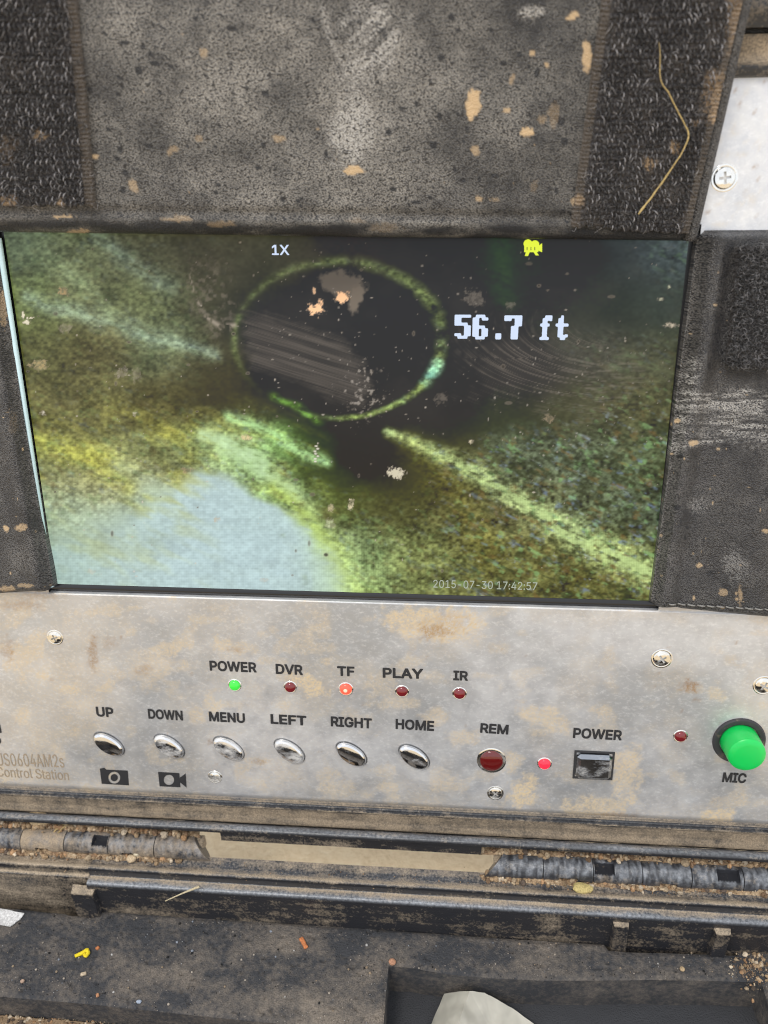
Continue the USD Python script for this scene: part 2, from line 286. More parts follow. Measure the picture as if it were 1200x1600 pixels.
mat('green_plastic', {'p': ('principled_bsdf', {'base_color': (.005, .50, .085), 'roughness': .3, 'subsurface_weight': .15, 'subsurface_scale': .002})}, [])
mat('velcro_weave', {'gc': ('attribute', {'attribute': 'gc'}), 'm': ('attribute', {'attribute': 'mud'}), 'sp': ('separate_color', {}), 'wx': ('wave_texture', {'bands_direction': 'x', 'scale': .34, 'distortion': 2.5, 'detail': 3., 'detail_scale': 1.5}),
    'wy': ('wave_texture', {'bands_direction': 'y', 'scale': .30, 'distortion': 5.0, 'detail': 3., 'detail_scale': 1.5}), 'mu': ('math', {'math_type': 'multiply'}), 'n': ('noise_texture', {'scale': 3.5, 'detail': 4.}),
    'ad': ('math', {'math_type': 'add'}), 'c': ('rgb_ramp', {'ramp': [(.3, (.008, .008, .01)), (.75, (.05, .046, .05)), (1.0, (.085, .08, .08))]}), 'c3': ('mix', {'color2': (.45, .32, .2)}), 'c2': ('mix', {'color2': (.2, .165, .13)}),
    'b': ('bump', {'strength': 1., 'distance': .0005}), 'p': ('principled_bsdf', {'roughness': .7})},
    [('gc.vector', 'wx.vector'), ('gc.vector', 'wy.vector'), ('gc.vector', 'n.vector'), ('wx.fac', 'mu.value1'), ('wy.fac', 'mu.value2'), ('mu.value', 'ad.value1'), ('n.fac', 'ad.value2'), ('ad.value', 'c.fac'), ('m.color', 'sp.color'),
     ('c.color', 'c2.color1'), ('sp.g', 'c2.fac'), ('c2.color', 'c3.color1'), ('sp.r', 'c3.fac'), ('c3.color', 'p.base_color'), ('ad.value', 'b.height'), ('b.normal', 'p.normal')])
mat('fibre', {'a': ('attribute', {'attribute': 'tint'}), 'p': ('principled_bsdf', {'roughness': .38, 'specular_ior_level': .6})}, [('a.color', 'p.base_color')])
mat('tinted', {'g': ('geometry', {}), 'a': ('attribute', {'attribute': 'tint'}), 'n': ('noise_texture', {'scale': 2500., 'detail': 4.}), 'r': ('map_range', {'from_min': .3, 'from_max': .7, 'to_min': .6, 'to_max': 1.15}),
    'mu': ('mix', {'mix_type': 'multiply', 'fac': 1.}), 'b': ('bump', {'strength': .6, 'distance': .0003}), 'p': ('principled_bsdf', {'roughness': .9, 'specular_ior_level': .2})},
    [('g.position', 'n.vector'), ('n.fac', 'r.value'), ('a.color', 'mu.color1'), ('r.result', 'mu.color2'), ('mu.color', 'p.base_color'), ('n.fac', 'b.height'), ('b.normal', 'p.normal')])
mat('sand', {'g': ('geometry', {}), 'n': ('noise_texture', {'scale': 380., 'detail': 8., 'roughness': .7}), 'n2': ('noise_texture', {'scale': 9., 'detail': 5.}), 'mu': ('math', {'math_type': 'multiply_add', 'value2': .5}),
    'r': ('rgb_ramp', {'ramp': [(.45, (.58, .44, .28)), (.75, (.72, .57, .375)), (1., (.76, .63, .44))]}), 'b': ('bump', {'strength': .5, 'distance': .002}), 'p': ('principled_bsdf', {'roughness': .95, 'specular_ior_level': .1})},
    [('g.position', 'n.vector'), ('g.position', 'n2.vector'), ('n2.fac', 'mu.value1'), ('n.fac', 'mu.value3'), ('mu.value', 'r.fac'), ('r.color', 'p.base_color'), ('n.fac', 'b.height'), ('b.normal', 'p.normal')])
mat('milky_plastic', {'g': ('geometry', {}), 'n': ('noise_texture', {'scale': 220., 'detail': 5.}), 'r': ('rgb_ramp', {'ramp': [(.3, (.52, .50, .43)), (.7, (.70, .67, .58))]}), 'p': ('principled_bsdf', {'roughness': .3, 'coat_weight': .2}),
    't': ('translucent_bsdf', {'color': (.62, .58, .48)}), 'mx': ('mix_closure', {'fac': .35})}, [('g.position', 'n.vector'), ('n.fac', 'r.fac'), ('r.color', 'p.base_color'), ('p.BSDF', 'mx.closure1'), ('t.translucent', 'mx.closure2')] if False else
    [('g.position', 'n.vector'), ('n.fac', 'r.fac'), ('r.color', 'p.base_color'), ('p.BSDF', 'mx.closure1'), ('t.BSDF', 'mx.closure2')], surface='mx.closure')

# ================================================================== the ground
g_ = np.concatenate([-np.geomspace(30000, 60, 24), np.linspace(-50, 50, 11), np.geomspace(60, 30000, 24)])
gp, gf = grid(g_, g_, lambda U, V: np.stack([U, V, (fbm(np.stack([U / 23, V / 23, U * 0], 1), 3, 3) - 1) * 2.0 * (np.hypot(U, V) < 900)], 1))
put('/World', 'ground', (gp, gf), 'sand', smooth=True, kind='structure', face=False)

# ================================================================== the control station: frame of the face
V_TOP = on_face([(170, 930), (600, 941), (1000, 954)])[:, 1].mean()          # panel edge under the screen
V_BOT = on_face([(5, 1228), (400, 1250), (800, 1271), (1195, 1289)])[:, 1].mean()
U_L, U_R = -88.3, 66.8
V_UP = on_face([(1180, 121)])[0, 1]                                          # upper edge of the metal plate
row_face = lambda y, w: on_face([(600, y)], w)[0, 1]
X600 = on_face([(600, 1300)])[0, 0]
STN = thing('control_station', 'open black hard case control station with metal button panel and lit screen', 'control station', [0, W([[0, V_BOT, 0]])[0, 1], 0])

# ---- metal plate
WS = -1.6                                                                    # the screen lies a little behind the plate
us = np.unique(np.round(np.concatenate([np.arange(-134, 134.1, .62), [U_L - 1.6, U_R + 1.9]]), 3))
vs = np.unique(np.round(np.concatenate([np.arange(V_BOT, V_TOP, .55), [V_TOP - .45, V_TOP], np.linspace(V_TOP, 66.4, 60), np.arange(66.4, V_UP, .8), [V_UP]]), 3))
def plate_fn(U, V):
    w = (fbm(np.stack([U / 16, V / 16, U * 0], 1), 3, 8) - .5) * .10
    return np.stack([U, V, w], 1)
P, F = grid(us, vs, plate_fn)
P[np.abs(P[:, 1] - V_TOP) < 1e-3, 2] -= .32                                  # rolled edge under the screen
cen = P[F].mean(1)
F = F[~((cen[:, 0] > U_L - 1.6) & (cen[:, 0] < U_R + 1.9) & (cen[:, 1] > V_TOP) & (cen[:, 1] < 66.4))]
px = measure(W(P)); X, Y = px[:, 0], px[:, 1]
low = Y > 880
tanf, rust, scuff_shade = np.zeros(len(P)), np.zeros(len(P)), np.zeros(len(P))
xl, yl = X[low], Y[low]
t = .26 * sstep(.48, .66, f2(xl, yl, 70, 50, 5, 2)) + .42 * sstep(.60, .68, f2(xl, yl, 34, 22, 5, 5))
t += .30 * sstep(1180, 1270, yl - (xl - 600) * .054) * sstep(.35, .6, f2(xl, yl, 60, 24, 4, 17)) + .5 * np.clip(1 - xl / 700, 0, 1) * sstep(.2, .7, f2(xl, yl, 120, 90, 4, 9))
t *= .85
for q, (cx, cy, rx, ry, an, s) in enumerate([(675, 975, 70, 26, 5, .8), (700, 985, 30, 16, 0, .6), (820, 1240, 20, 28, 25, .95), (1117, 1275, 26, 12, 0, .9), (930, 1262, 62, 18, -5, .7), (975, 1205, 26, 36, 10, .7), (487, 1074, 14, 32, -58, .85), (640, 1035, 22, 12, 0, .4),
        (270, 1010, 34, 12, -15, .6), (380, 1012, 22, 10, 0, .5), (350, 1008, 22, 9, 25, .6), (240, 1040, 26, 18, 0, .5), (225, 1050, 30, 26, 0, .4), (160, 955, 50, 8, -5, .5), (40, 1020, 40, 20, -40, .6), (30, 960, 30, 14, -40, .5), (280, 1000, 46, 9, -38, .4),
        (330, 1100, 20, 12, 0, .6), (680, 1120, 20, 14, 0, .5), (850, 1120, 40, 16, 20, .6), (940, 1110, 20, 8, 0, .5), (720, 1155, 24, 10, 0, .5), (800, 1190, 14, 18, 0, .55), (530, 1235, 30, 14, 0, .45), (600, 1205, 20, 9, 0, .4), (90, 1175, 14, 10, 40, .55), (1120, 1085, 14, 9, 0, .5), (900, 1210, 30, 12, 0, .35), (455, 1255, 60, 10, 0, .4)]):
    t = np.maximum(t, min(1, s * 1.15) * blob(xl, yl, cx, cy, rx, ry, an, .3, .6, q + 20, 13.))
tanf[low] = np.clip(t, 0, 1); scuff_shade[low] = .40 + .45 * sstep(.35, .68, f2(xl, yl, 130, 90, 5, 6))  # grime here also paints in the darker reflection of the lower plate
r_ = np.zeros(len(xl))
for q, (cx, cy, rx, ry, s) in enumerate([(680, 985, 22, 10, .7), (700, 970, 30, 14, .3), (1078, 1072, 14, 9, .8), (145, 1020, 8, 26, .6), (62, 930, 30, 8, .35), (30, 945, 34, 7, .4), (12, 1015, 10, 16, .4), (960, 1275, 30, 4, .5), (170, 1005, 10, 8, .3), (225, 1045, 10, 8, .4), (370, 1015, 10, 5, .4), (335, 1160, 9, 4, .6), (405, 1190, 12, 4, .5), (1088, 1094, 6, 3, .4), (1150, 1004, 3, 3, .8)]):
    r_ = np.maximum(r_, s * blob(xl, yl, cx, cy, rx, ry, 0, .5, .8, q + 60, 6.))
rust[low] = np.clip(r_ + .5 * specks(xl, yl, 70, (0, 930, 1200, 1290), 1., 3., 5), 0, 1)
up = ~low & (Y < 420) & (X > 1040)
scuff_shade[up] = .22; tanf[up] = .25 * sstep(.58, .7, f2(X[up], Y[up], 22, 22, 4, 4)); rust[up] = .8 * specks(X[up], Y[up], 40, (1080, 110, 1210, 390), 1., 4., 6)  # kept paler: bright sky reflection painted into the cleaner upper plate
PAN = put(STN, 'control_panel', (P, F), 'aluminium', smooth=True, vals={'mud': np.stack([tanf, rust, scuff_shade], 1)})
eb = swept([(V_TOP, -.33), (V_TOP, -2.6)], us[(us > U_L - 2) & (us < U_R + 3.3)])
put(PAN, 'plate_edge', (eb[0], eb[1]), 'aluminium', vals={'mud': np.zeros((len(eb[0]), 3))})

# ---- screen
su = np.linspace(U_L, U_R, 660); sv = np.linspace(V_TOP + 2.0, 66.3, 390)
P, F = grid(su, sv, lambda U, V: np.stack([U, V, U * 0 + WS], 1))
px = measure(W(P)); X, Y = px[:, 0], px[:, 1]
CP = [(30,390,95,100,85),(120,400,105,105,85),(220,400,88,82,70),(330,390,80,72,64),(440,420,75,68,60),(560,390,55,52,48),(700,400,45,44,42),(780,420,50,62,48),(900,410,48,50,50),(1000,400,60,66,66),(1060,400,75,85,85),
 (40,470,110,115,80),(120,450,110,108,85),(220,470,105,105,80),(320,460,82,75,65),(420,470,58,54,54),(530,470,42,41,43),(620,480,40,40,42),(740,460,45,46,46),(850,450,50,55,48),(950,470,52,58,50),(1040,470,62,70,62),
 (60,540,100,95,68),(150,550,105,95,70),(250,540,110,112,90),(330,570,85,75,60),(420,540,60,57,60),(500,560,56,54,58),(600,540,42,42,45),(740,560,42,42,42),(830,580,52,52,52),(930,550,75,76,66),(1020,560,80,82,62),
 (60,640,108,100,72),(150,640,112,104,75),(250,630,95,85,62),(340,620,75,65,52),(430,600,50,46,44),(520,610,48,48,50),(620,600,38,38,38),(700,640,48,52,40),(800,650,62,68,50),(900,640,75,76,55),(1000,640,88,88,62),
 (80,720,135,135,95),(160,740,150,150,110),(260,720,130,130,95),(340,700,150,165,120),(420,720,110,135,80),(500,720,60,72,42),(570,700,28,28,26),(640,720,62,64,42),(720,740,82,82,54),(820,720,95,105,85),(920,720,90,100,80),(1010,720,85,95,70),
 (80,800,150,165,140),(160,820,155,170,150),(250,800,160,178,165),(340,790,172,188,190),(430,790,130,155,95),(520,800,90,100,55),(620,800,82,84,54),(720,800,96,96,64),(820,800,102,102,72),(920,800,102,112,86),(1010,800,92,105,86),
 (100,890,150,172,160),(200,880,160,178,170),(300,880,168,185,185),(400,870,172,190,195),(490,850,160,178,160),(560,870,138,160,112),(650,870,116,124,80),(750,870,108,110,70),(850,870,105,106,66),(950,870,98,98,58),(1000,900,105,108,68)]
CP = np.array(CP, float)
wx = X + 44 * (f2(X, Y, 60, 40, 4, 11) - .5); wy = Y + 34 * (f2(X, Y, 60, 40, 4, 12) - .5)
acc, wt = np.zeros((len(X), 3)), np.zeros(len(X))
for c in CP:
    w_ = np.exp(-(((wx - c[0]) / 52) ** 2 + ((wy - c[1]) / 42) ** 2)) + 1e-9; acc += w_[:, None] * c[2:]; wt += w_
C = acc / wt[:, None]
C = C + (1 - sstep(420, 560, X))[:, None] * (1 - sstep(690, 760, Y))[:, None] * np.array([-4., 2., -5.])
def lay(C, m, col): return C * (1 - m[:, None]) + np.asarray(col, float) * m[:, None]
aq = math.radians(24); xq, yq = X * math.cos(aq) + Y * math.sin(aq), -X * math.sin(aq) + Y * math.cos(aq)
nz = f2(X, Y, 13, 8, 4, 21); nz2 = f2(X, Y, 34, 22, 4, 22)
# pale floor of the pipe at the lower left
pool = Polygon([(60, 850), (150, 830), (240, 790), (300, 745), (345, 735), (400, 775), (450, 800), (500, 835), (540, 875), (560, 940), (40, 940)]); pin = shapely.points(wx, wy)
inside = sstep(-1, 1, np.where(shapely.contains_xy(pool, wx, wy), 1, -1) * np.minimum(shapely.distance(pool.boundary, pin), 99) / (10 + 34 * sstep(300, 120, X)))
C = lay(C, inside * (.45 + .5 * sstep(40, 420, X)) * sstep(.1, .5, nz2 + .16), (174, 194, 196))
yg = sstep(.42, .78, f2(xq, yq, 70, 22, 4, 31)) * (1 - sstep(430, 540, X)) * sstep(590, 690, Y) * (1 - .85 * inside * sstep(260, 380, X))
C = lay(C, .6 * yg * (1 - .6 * sstep(770, 840, Y)), (174, 172, 84))
for pts, wd, col, st, sd_ in [([(40, 462), (100, 485), (170, 505), (330, 552)], (10, 14, 16, 11), (160, 180, 158), .62, 1), ([(150, 370), (200, 410), (260, 450)], 16, (128, 146, 132), .45, 2), ([(60, 395), (130, 440), (180, 500)], 14, (128, 142, 110), .5, 3),
        ([(612, 672), (700, 716), (800, 772), (880, 826), (1012, 892)], (9, 14, 20, 26, 30), (186, 208, 146), .88, 4), ([(318, 678), (400, 716), (460, 776), (506, 850)], (12, 22, 20, 16), (188, 214, 172), .9, 5), ([(362, 650), (440, 690), (516, 722)], (8, 13, 9), (170, 208, 150), .85, 6),
        ([(425, 622), (470, 636), (498, 656)], 7, (112, 160, 66), .85, 7), ([(430, 760), (520, 850), (560, 920)], (12, 20, 26), (160, 178, 80), .6, 8), ([(640, 700), (720, 780), (760, 870)], 30, (118, 112, 52), .35, 9), ([(190, 730), (260, 770)], 18, (176, 190, 160), .5, 10),
        ([(780, 385), (790, 430), (785, 470)], 18, (66, 92, 60), .5, 11), ([(60, 690), (140, 720), (200, 760)], 16, (180, 182, 90), .5, 12)]:
    m, pos = stroke(wx * .6 + X * .4, wy * .6 + Y * .4, pts, wd); C = lay(C, m * st * sstep(.25, .66, .45 * nz + .55 * f2(xq, yq, 30, 7, 3, 23) + .08), col)
# the far mouth of the pipe: a bright ring
th = np.arctan2(-(Y - 531) / 122, (X - 528) / 162); wob = 5 * (f2(np.cos(th) * 300, np.sin(th) * 300, 40, 40, 3, 41) - .5)
rr = np.hypot((X - 528) / 162, (Y - 531) / 122); dpx = (rr - 1) * 138 + wob
def lobe(c, w): d = np.angle(np.exp(1j * (th - math.radians(c)))); return np.exp(-(d / math.radians(w)) ** 2)
stg = np.clip(.42 * lobe(95, 45) + .6 * lobe(30, 38) + 1.0 * lobe(-40, 34) + .95 * lobe(-75, 22) + .22 * lobe(150, 26) + .36 * lobe(185, 24), 0, .95)
wid = 5 + 5.5 * lobe(20, 45) + 4 * lobe(80, 45)
ring = np.exp(-(dpx / wid) ** 2) * stg * sstep(.22, .56, .5 * nz + .5 * f2(np.cos(th) * 260, np.sin(th) * 260, 34, 34, 3, 45))
C = lay(C, ring, (152, 172, 100)); C = lay(C, np.exp(-(dpx / 9) ** 2) * .8 * lobe(-28, 16) * sstep(.4, .6, nz2), (150, 215, 190))
C = lay(C, .55 * np.clip(1 - rr, 0, .4) / .4 * (rr < 1), (38, 37, 40))
pale = .55 * sstep(640, 520, X + .5 * (930 - Y)) * sstep(800, 900, Y) * sstep(440, 540, X); C = lay(C, pale * sstep(.2, .6, nz2 + .1), (168, 188, 150))
lu = C.mean(1); C = C * np.interp(lu, [0, 40, 75, 120, 160, 255], [.78, .80, .90, 1.0, 1.05, 1.08])[:, None]; mean_ = C.mean(1, keepdims=True); C = mean_ + (C - mean_) * 1.1
# camera noise
lum = C.mean(1) / 255
amp = .10 + (.36 + .22 * sstep(480, 700, X)) * sstep(.2, .33, lum) * (1 - sstep(.55, .72, lum)) * (1 - .8 * inside)
C = C * (1 + amp * 1.9 * (f2(X, Y, 5.5, 4, 3, 51) - .5) + amp * 1.3 * (nz2 - .5))[:, None]
side = .35 + .65 * sstep(640, 820, X)
for col, sd_, th_ in [((118, 138, 180), 61, .64), ((140, 185, 120), 62, .66), ((120, 96, 58), 63, .62), ((176, 190, 200), 64, .69), ((52, 60, 40), 65, .62)]:
    m = sstep(th_ - .08, th_ + .16, f2(xq, yq, 13, 7, 3, sd_)) * sstep(.2, .3, lum) * (1 - sstep(.55, .7, lum)) * (.4 + .6 * sstep(560, 700, Y)) * side
    C = lay(C, .62 * m, col)
C = C + 5 * np.sin(X * 2 * math.pi / 3.7)[:, None] * sstep(.3, .6, lum)[:, None] * (.4 + .6 * sstep(400, 640, X))[:, None] + 3 * np.sin(Y * 2 * math.pi / 4.1)[:, None] * sstep(.3, .6, lum)[:, None]
C = np.clip(C, 3, 250)
# dirt on the glass
MC = np.tile(lin((150, 140, 128)), (len(X), 1)); MF = .0 + .02 * sstep(.45, .7, f2(X, Y, 90, 70, 5, 71)) * (1 - sstep(620, 720, Y))
def mud(m, col, MF, MC):
    a = np.clip(m, 0, 1); MC[:] = np.where((a > .02)[:, None], MC * (1 - a[:, None]) + lin(col) * a[:, None], MC); return np.maximum(MF, a)
a_ = math.radians(17); sx_ = X * math.cos(a_) + Y * math.sin(a_); sy_ = -X * math.sin(a_) + Y * math.cos(a_)
strm = f2(sx_, sy_, 160, 2.2, 3, 72)
smp = Polygon([(372, 478), (430, 482), (545, 522), (572, 560), (590, 600), (575, 646), (530, 640), (450, 600), (385, 580), (366, 520)]); smx, smy = X + 26 * (f2(X, Y, 16, 9, 4, 73) - .5), Y + 20 * (f2(X, Y, 16, 9, 4, 74) - .5)
smear = np.where(shapely.contains_xy(smp, smx, smy), sstep(0, 24, shapely.distance(smp.boundary, shapely.points(smx, smy))), 0)
MF = mud(smear * (.05 + .30 * sstep(.30, .85, .6 * strm + .4 * f2(sx_, sy_, 50, 1.6, 2, 75))), (104, 102, 108), MF, MC)
MF = mud(.5 * blob(X, Y, 565, 610, 26, 30, 0, .5, .9, 81, 5.) * sstep(.5, .65, f2(X, Y, 5, 5, 2, 82)), (190, 185, 180), MF, MC)
ra = np.hypot((X - 985) / 2.3, Y - 500); arcs = blob(X, Y, 860, 580, 120, 62, 6, .5, .5, 83, 40.)
MF = mud(arcs * (.04 + .2 * sstep(.52, .75, f2(ra * 3, np.arctan2(Y - 560, X - 950) * 40, 4, 14, 3, 84))), (135, 130, 130), MF, MC)
MF = mud(.28 * blob(X, Y, 330, 460, 34, 60, -15, .5, .5, 85, 16.) * sstep(.4, .7, f2(X, Y, 6, 6, 3, 86)), (170, 160, 150), MF, MC)
m, _ = stroke(X, Y, [(296, 425), (303, 460), (322, 495), (345, 511), (366, 508)], (2, 3, 3, 5, 4)); MF = mud(.55 * m * sstep(.3, .6, f2(X, Y, 5, 5, 2, 87)), (190, 180, 168), MF, MC)
MF = mud(.36 * blob(X, Y, 532, 446, 34, 22, 12, .2, .35, 88, 16.) * (1 - blob(X, Y, 506, 470, 16, 18, 0, .3, .3, 89)), (150, 138, 124), MF, MC)
MF = mud(.4 * blob(X, Y, 556, 468, 9, 24, 15, .3, .4, 90), (170, 155, 138), MF, MC)
for cx, cy, rx, ry, col, s in [(494, 482, 12, 10, (236, 190, 150), 1), (535, 465, 10, 9, (236, 190, 150), 1), (490, 454, 3, 7, (220, 180, 145), .9), (618, 738, 13, 9, (190, 185, 165), .95), (98, 457, 8, 7, (190, 165, 120), .85), (102, 513, 10, 8, (160, 155, 135), .5), (62, 571, 13, 7, (180, 160, 110), .7), (190, 583, 10, 6, (170, 165, 150), .6), (212, 585, 7, 11, (150, 145, 125), .4),
        (548, 790, 5, 7, (215, 205, 170), .8), (516, 818, 8, 7, (190, 205, 160), .7), (517, 794, 5, 6, (190, 180, 140), .7), (383, 684, 9, 4, (215, 195, 150), .8), (292, 734, 11, 6, (200, 160, 110), .4), (1050, 508, 12, 4, (205, 195, 175), .8), (66, 645, 5, 4, (210, 205, 190), .8), (210, 647, 4, 4, (210, 205, 190), .7), (41, 503, 5, 3, (220, 215, 195), .9), (36, 494, 2.5, 6, (220, 215, 195), .9), (48, 497, 6, 2.5, (220, 215, 195), .9), (1034, 467, 6, 3, (215, 220, 190), .7), (1045, 449, 3, 3, (215, 225, 190), .7), (740, 466, 14, 12, (110, 110, 110), .35), (798, 477, 7, 6, (120, 120, 120), .3), (690, 622, 9, 9, (100, 100, 100), .3), (734, 690, 6, 3, (220, 210, 180), .7), (860, 655, 9, 6, (175, 150, 110), .5), (340, 812, 6, 4, (200, 170, 120), .5), (412, 906, 5, 3, (215, 190, 160), .5), (210, 893, 4, 3, (220, 220, 215), .6), (140, 893, 7, 4, (200, 205, 195), .5)]:
    MF = mud(s * blob(X, Y, cx, cy, rx * .92, ry * .92, 0, .3, .75, int(cx + cy), 6.) * (1 if s > .85 else .45 + .55 * sstep(.4, .6, f2(X, Y, 3.5, 3.5, 2, 99))), col, MF, MC)
for k in range(7): MF = mud(.8 * blob(X, Y, 494 + 2.5 * math.sin(k * 2), 697 + k * 4, 2.6, 1.6, 0, .4, .2, k), (215, 215, 205), MF, MC)
MF = mud(.65 * specks(X, Y, 230, (0, 375, 1080, 930), .6, 2.0, 91), (215, 208, 195), MF, MC)
MF = mud(.6 * specks(X, Y, 120, (420, 400, 760, 680), .6, 1.8, 92), (205, 200, 195), MF, MC)
MF = mud(.55 * specks(X, Y, 110, (740, 520, 1060, 720), .6, 1.8, 94), (205, 205, 200), MF, MC)
MF = mud(.95 * specks(X, Y, 90, (0, 375, 1080, 930), .9, 3.4, 93), (14, 14, 15), MF, MC)
em = np.maximum(lin(C) * 1.06 - .028, 0)
SCR = put(STN, 'screen', (P, F), 'screen', smooth=True, vals={'pic': em, 'mudcol': MC, 'mudfac': MF})
# its black surround, a sheet just behind, with a ridge along the bottom
bz = swept([(V_TOP + .05, WS - .9), (V_TOP + .05, WS + .1), (V_TOP + .35, WS + .35), (V_TOP + 1.0, WS + .45), (V_TOP + 1.5, WS + .3), (V_TOP + 1.98, WS + .06), (V_TOP + 1.99, WS - .9)], np.linspace(U_L - 3, U_R + 3.4, 40))
put(STN, 'screen_bezel', (bz[0], bz[1][:, ::-1] if False else bz[1]), 'black_gloss', smooth=40)
put(STN, 'screen_bezel', trimesh.creation.box(bounds=[[U_L - 4.5, V_TOP + .1, WS - 3], [U_R + 5, 80, WS - .4]]), 'black_gloss')
lt = on_face([(2, 375), (83, 914)], WS + .2); e_ = np.array([-1.1, 0, 0])
tb = Bag(); tb.add(tube(np.vstack([lt[0] + e_ * .5 + [0, .4, 0], lt[1] + e_ * .35]) + [.35, 0, .9], .8, 8)); put(STN, 'screen_trim', tb.mesh(), 'pale_trim', smooth=True)
# ---- what the screen shows: lettering
def fit_text(txt, x0, x1, yb0, yb1, cap, w, bold, parent, name, m, depth=.05, step=None):
    t_ = meshkit.text_mesh(txt, 1.0, 0.05, bold); v = np.array(t_.vertices)
    a, b = on_face([(x0, yb0), (x1, yb1)], w); top = on_face([(x0, yb0 - cap)], w)[0]
    ex = b - a; h = np.linalg.norm(top - a); lx = v[:, 0].min(), v[:, 0].max(); ey = np.array([-ex[1], ex[0], 0]) / np.linalg.norm(ex)
    q = a + np.outer((v[:, 0] - lx[0]) / (lx[1] - lx[0]), ex) + np.outer(v[:, 1] * h, ey); q[:, 2] = w + v[:, 2] / .05 * depth
    return put(parent, name, (q, np.array(t_.faces)), m)
WT = WS + .05
G = {'5': ["11111", "11...", "11...", "1111.", "...11", "...11", "...11", "11.11", ".111."], '6': [".111.", "11.11", "11...", "11...", "1111.", "11.11", "11.11", "11.11", ".111."], '7': ["11111", "11.11", "...11", "...11", "..11.", "..11.", "..11.", "..11.", "..11."],
     '.': ["11", "11"], 'f': ["..111", ".11.1", ".11..", "1111.", ".11..", ".11..", ".11..", ".11..", "1111."], 't': ["..1..", ".11..", ".11..", "11111", ".11..", ".11..", ".11..", ".11.1", "..11."]}
for ch, x0, x1, y0, y1 in [('5', 710, 736, 492, 529), ('6', 738, 763, 492, 530), ('.', 774, 783, 521, 530), ('7', 787, 816, 493, 530), ('f', 843, 863, 493, 531), ('t', 867, 889, 493, 531)]:
    rows = G[ch]; nr, nc = len(rows), len(rows[0])
    a, b = on_face([(x0, y1)], WT)[0], on_face([(x1, y0)], WT)[0]
    sh = shapely.union_all([sbox(c, nr - 1 - r, c + 1, nr - r) for r in range(nr) for c in range(nc) if rows[r][c] == '1'])
    sh = affinity.scale(sh, (b[0] - a[0]) / nc, (b[1] - a[1]) / nr, origin=(0, 0)).buffer(.30).buffer(-.52).buffer(.26)
    for gi, col, dd in ((0, 'screen_white', .0),):
        mm = trimesh.util.concatenate([trimesh.creation.extrude_polygon(g, .05) for g in getattr(sh, 'geoms', [sh])])
        mm.apply_translation([a[0], a[1], WT + dd]); put(SCR, 'screen_digit' if ch in '567' else 'screen_letter', mm, col)
fit_text('1X', 425, 452, 398, 398, 15, WT, True, SCR, 'screen_lettering', 'screen_white')
fit_text('2015-07-30 17:42:57', 677, 839, 918, 922, 12, WT, False, SCR, 'screen_lettering', 'screen_pale')
def flat(poly, w, d):                                             # polygon(s) in the photograph's measure -> thin plate on the face
    def tr(p): return on_face(np.asarray(p)[:, :2], w)[:, :2]
    out = []
    for g in getattr(poly, 'geoms', [poly]):
        q = Polygon(tr(g.exterior.coords), [tr(i.coords) for i in g.interiors]); out.append(trimesh.creation.extrude_polygon(q, d))
    m = trimesh.util.concatenate(out); m.apply_translation([0, 0, w]); return m
icon = shapely.union_all([Point(825, 381).buffer(7), Point(836, 382).buffer(6.5), sbox(819, 382, 841, 394), Polygon([(839, 386), (847, 380), (847, 394), (839, 391)]), Polygon([(822, 393), (828, 393), (825, 400), (820, 400)]), Polygon([(833, 393), (838, 393), (842, 399), (837, 399)])]).difference(shapely.union_all([sbox(823, 386, 824.2, 391), sbox(829, 386, 830.2, 391), sbox(835, 386, 836.2, 391)]))
put(SCR, 'screen_icon', flat(icon, WT, .05), 'screen_yellow')

# ---- printed words and symbols on the plate
for txt, x0, x1, y0, y1, cap in [('POWER', 328, 401, 1047, 1050, 14), ('DVR', 431, 473, 1052, 1054, 14), ('TF', 527, 554, 1055, 1056, 13.5), ('PLAY', 598, 661, 1058, 1060, 14), ('IR', 708, 731, 1062, 1063, 13.5), ('UP', 151, 178, 1118.5, 1120, 13.5), ('DOWN', 232, 286, 1122, 1125, 13.5), ('MENU', 327, 383, 1126, 1129, 13.5),
        ('LEFT', 423, 479, 1130, 1133, 13.5), ('RIGHT', 517, 581, 1134, 1137.5, 14), ('HOME', 618, 678, 1138, 1141.5, 14), ('REM', 750, 794, 1144, 1147, 13.5), ('POWER', 895, 971, 1152, 1156, 14), ('MIC', 1128, 1165, 1221, 1223, 13.5), ('N', -9, 2.5, 1144, 1144.5, 11), ('D', -9, 2.5, 1162, 1162.5, 11)]:
    fit_text(txt, x0, x1, y0, y1, cap, .08, 2, PAN, 'printed_word', 'ink')
fit_text('LUS0604AM2s', -12, 101, 1196, 1199, 19, .08, False, PAN, 'worn_lettering', 'worn_ink', .03)
fit_text('Control Station', -4, 108, 1213, 1219, 14.5, .08, False, PAN, 'worn_lettering', 'worn_ink', .03)
cb = Polygon([(156, 1201), (163, 1199.5), (166, 1202.5), (199.5, 1204), (201.5, 1227), (159, 1224.5)])
put(PAN, 'camera_symbol', flat(cb.difference(Point(178.5, 1215).buffer(9.3)), .08, .05), 'ink'); put(PAN, 'camera_symbol', flat(Point(178.5, 1215).buffer(5.6), .08, .05), 'ink')
put(PAN, 'video_symbol', flat(shapely.union_all([Polygon([(247, 1206), (280, 1208), (282, 1230), (249.5, 1228.5)]), Polygon([(281, 1215), (290, 1208.5), (291.5, 1230.5), (281, 1222)])]).difference(Point(264, 1218.5).buffer(8)), .08, .05), 'ink')

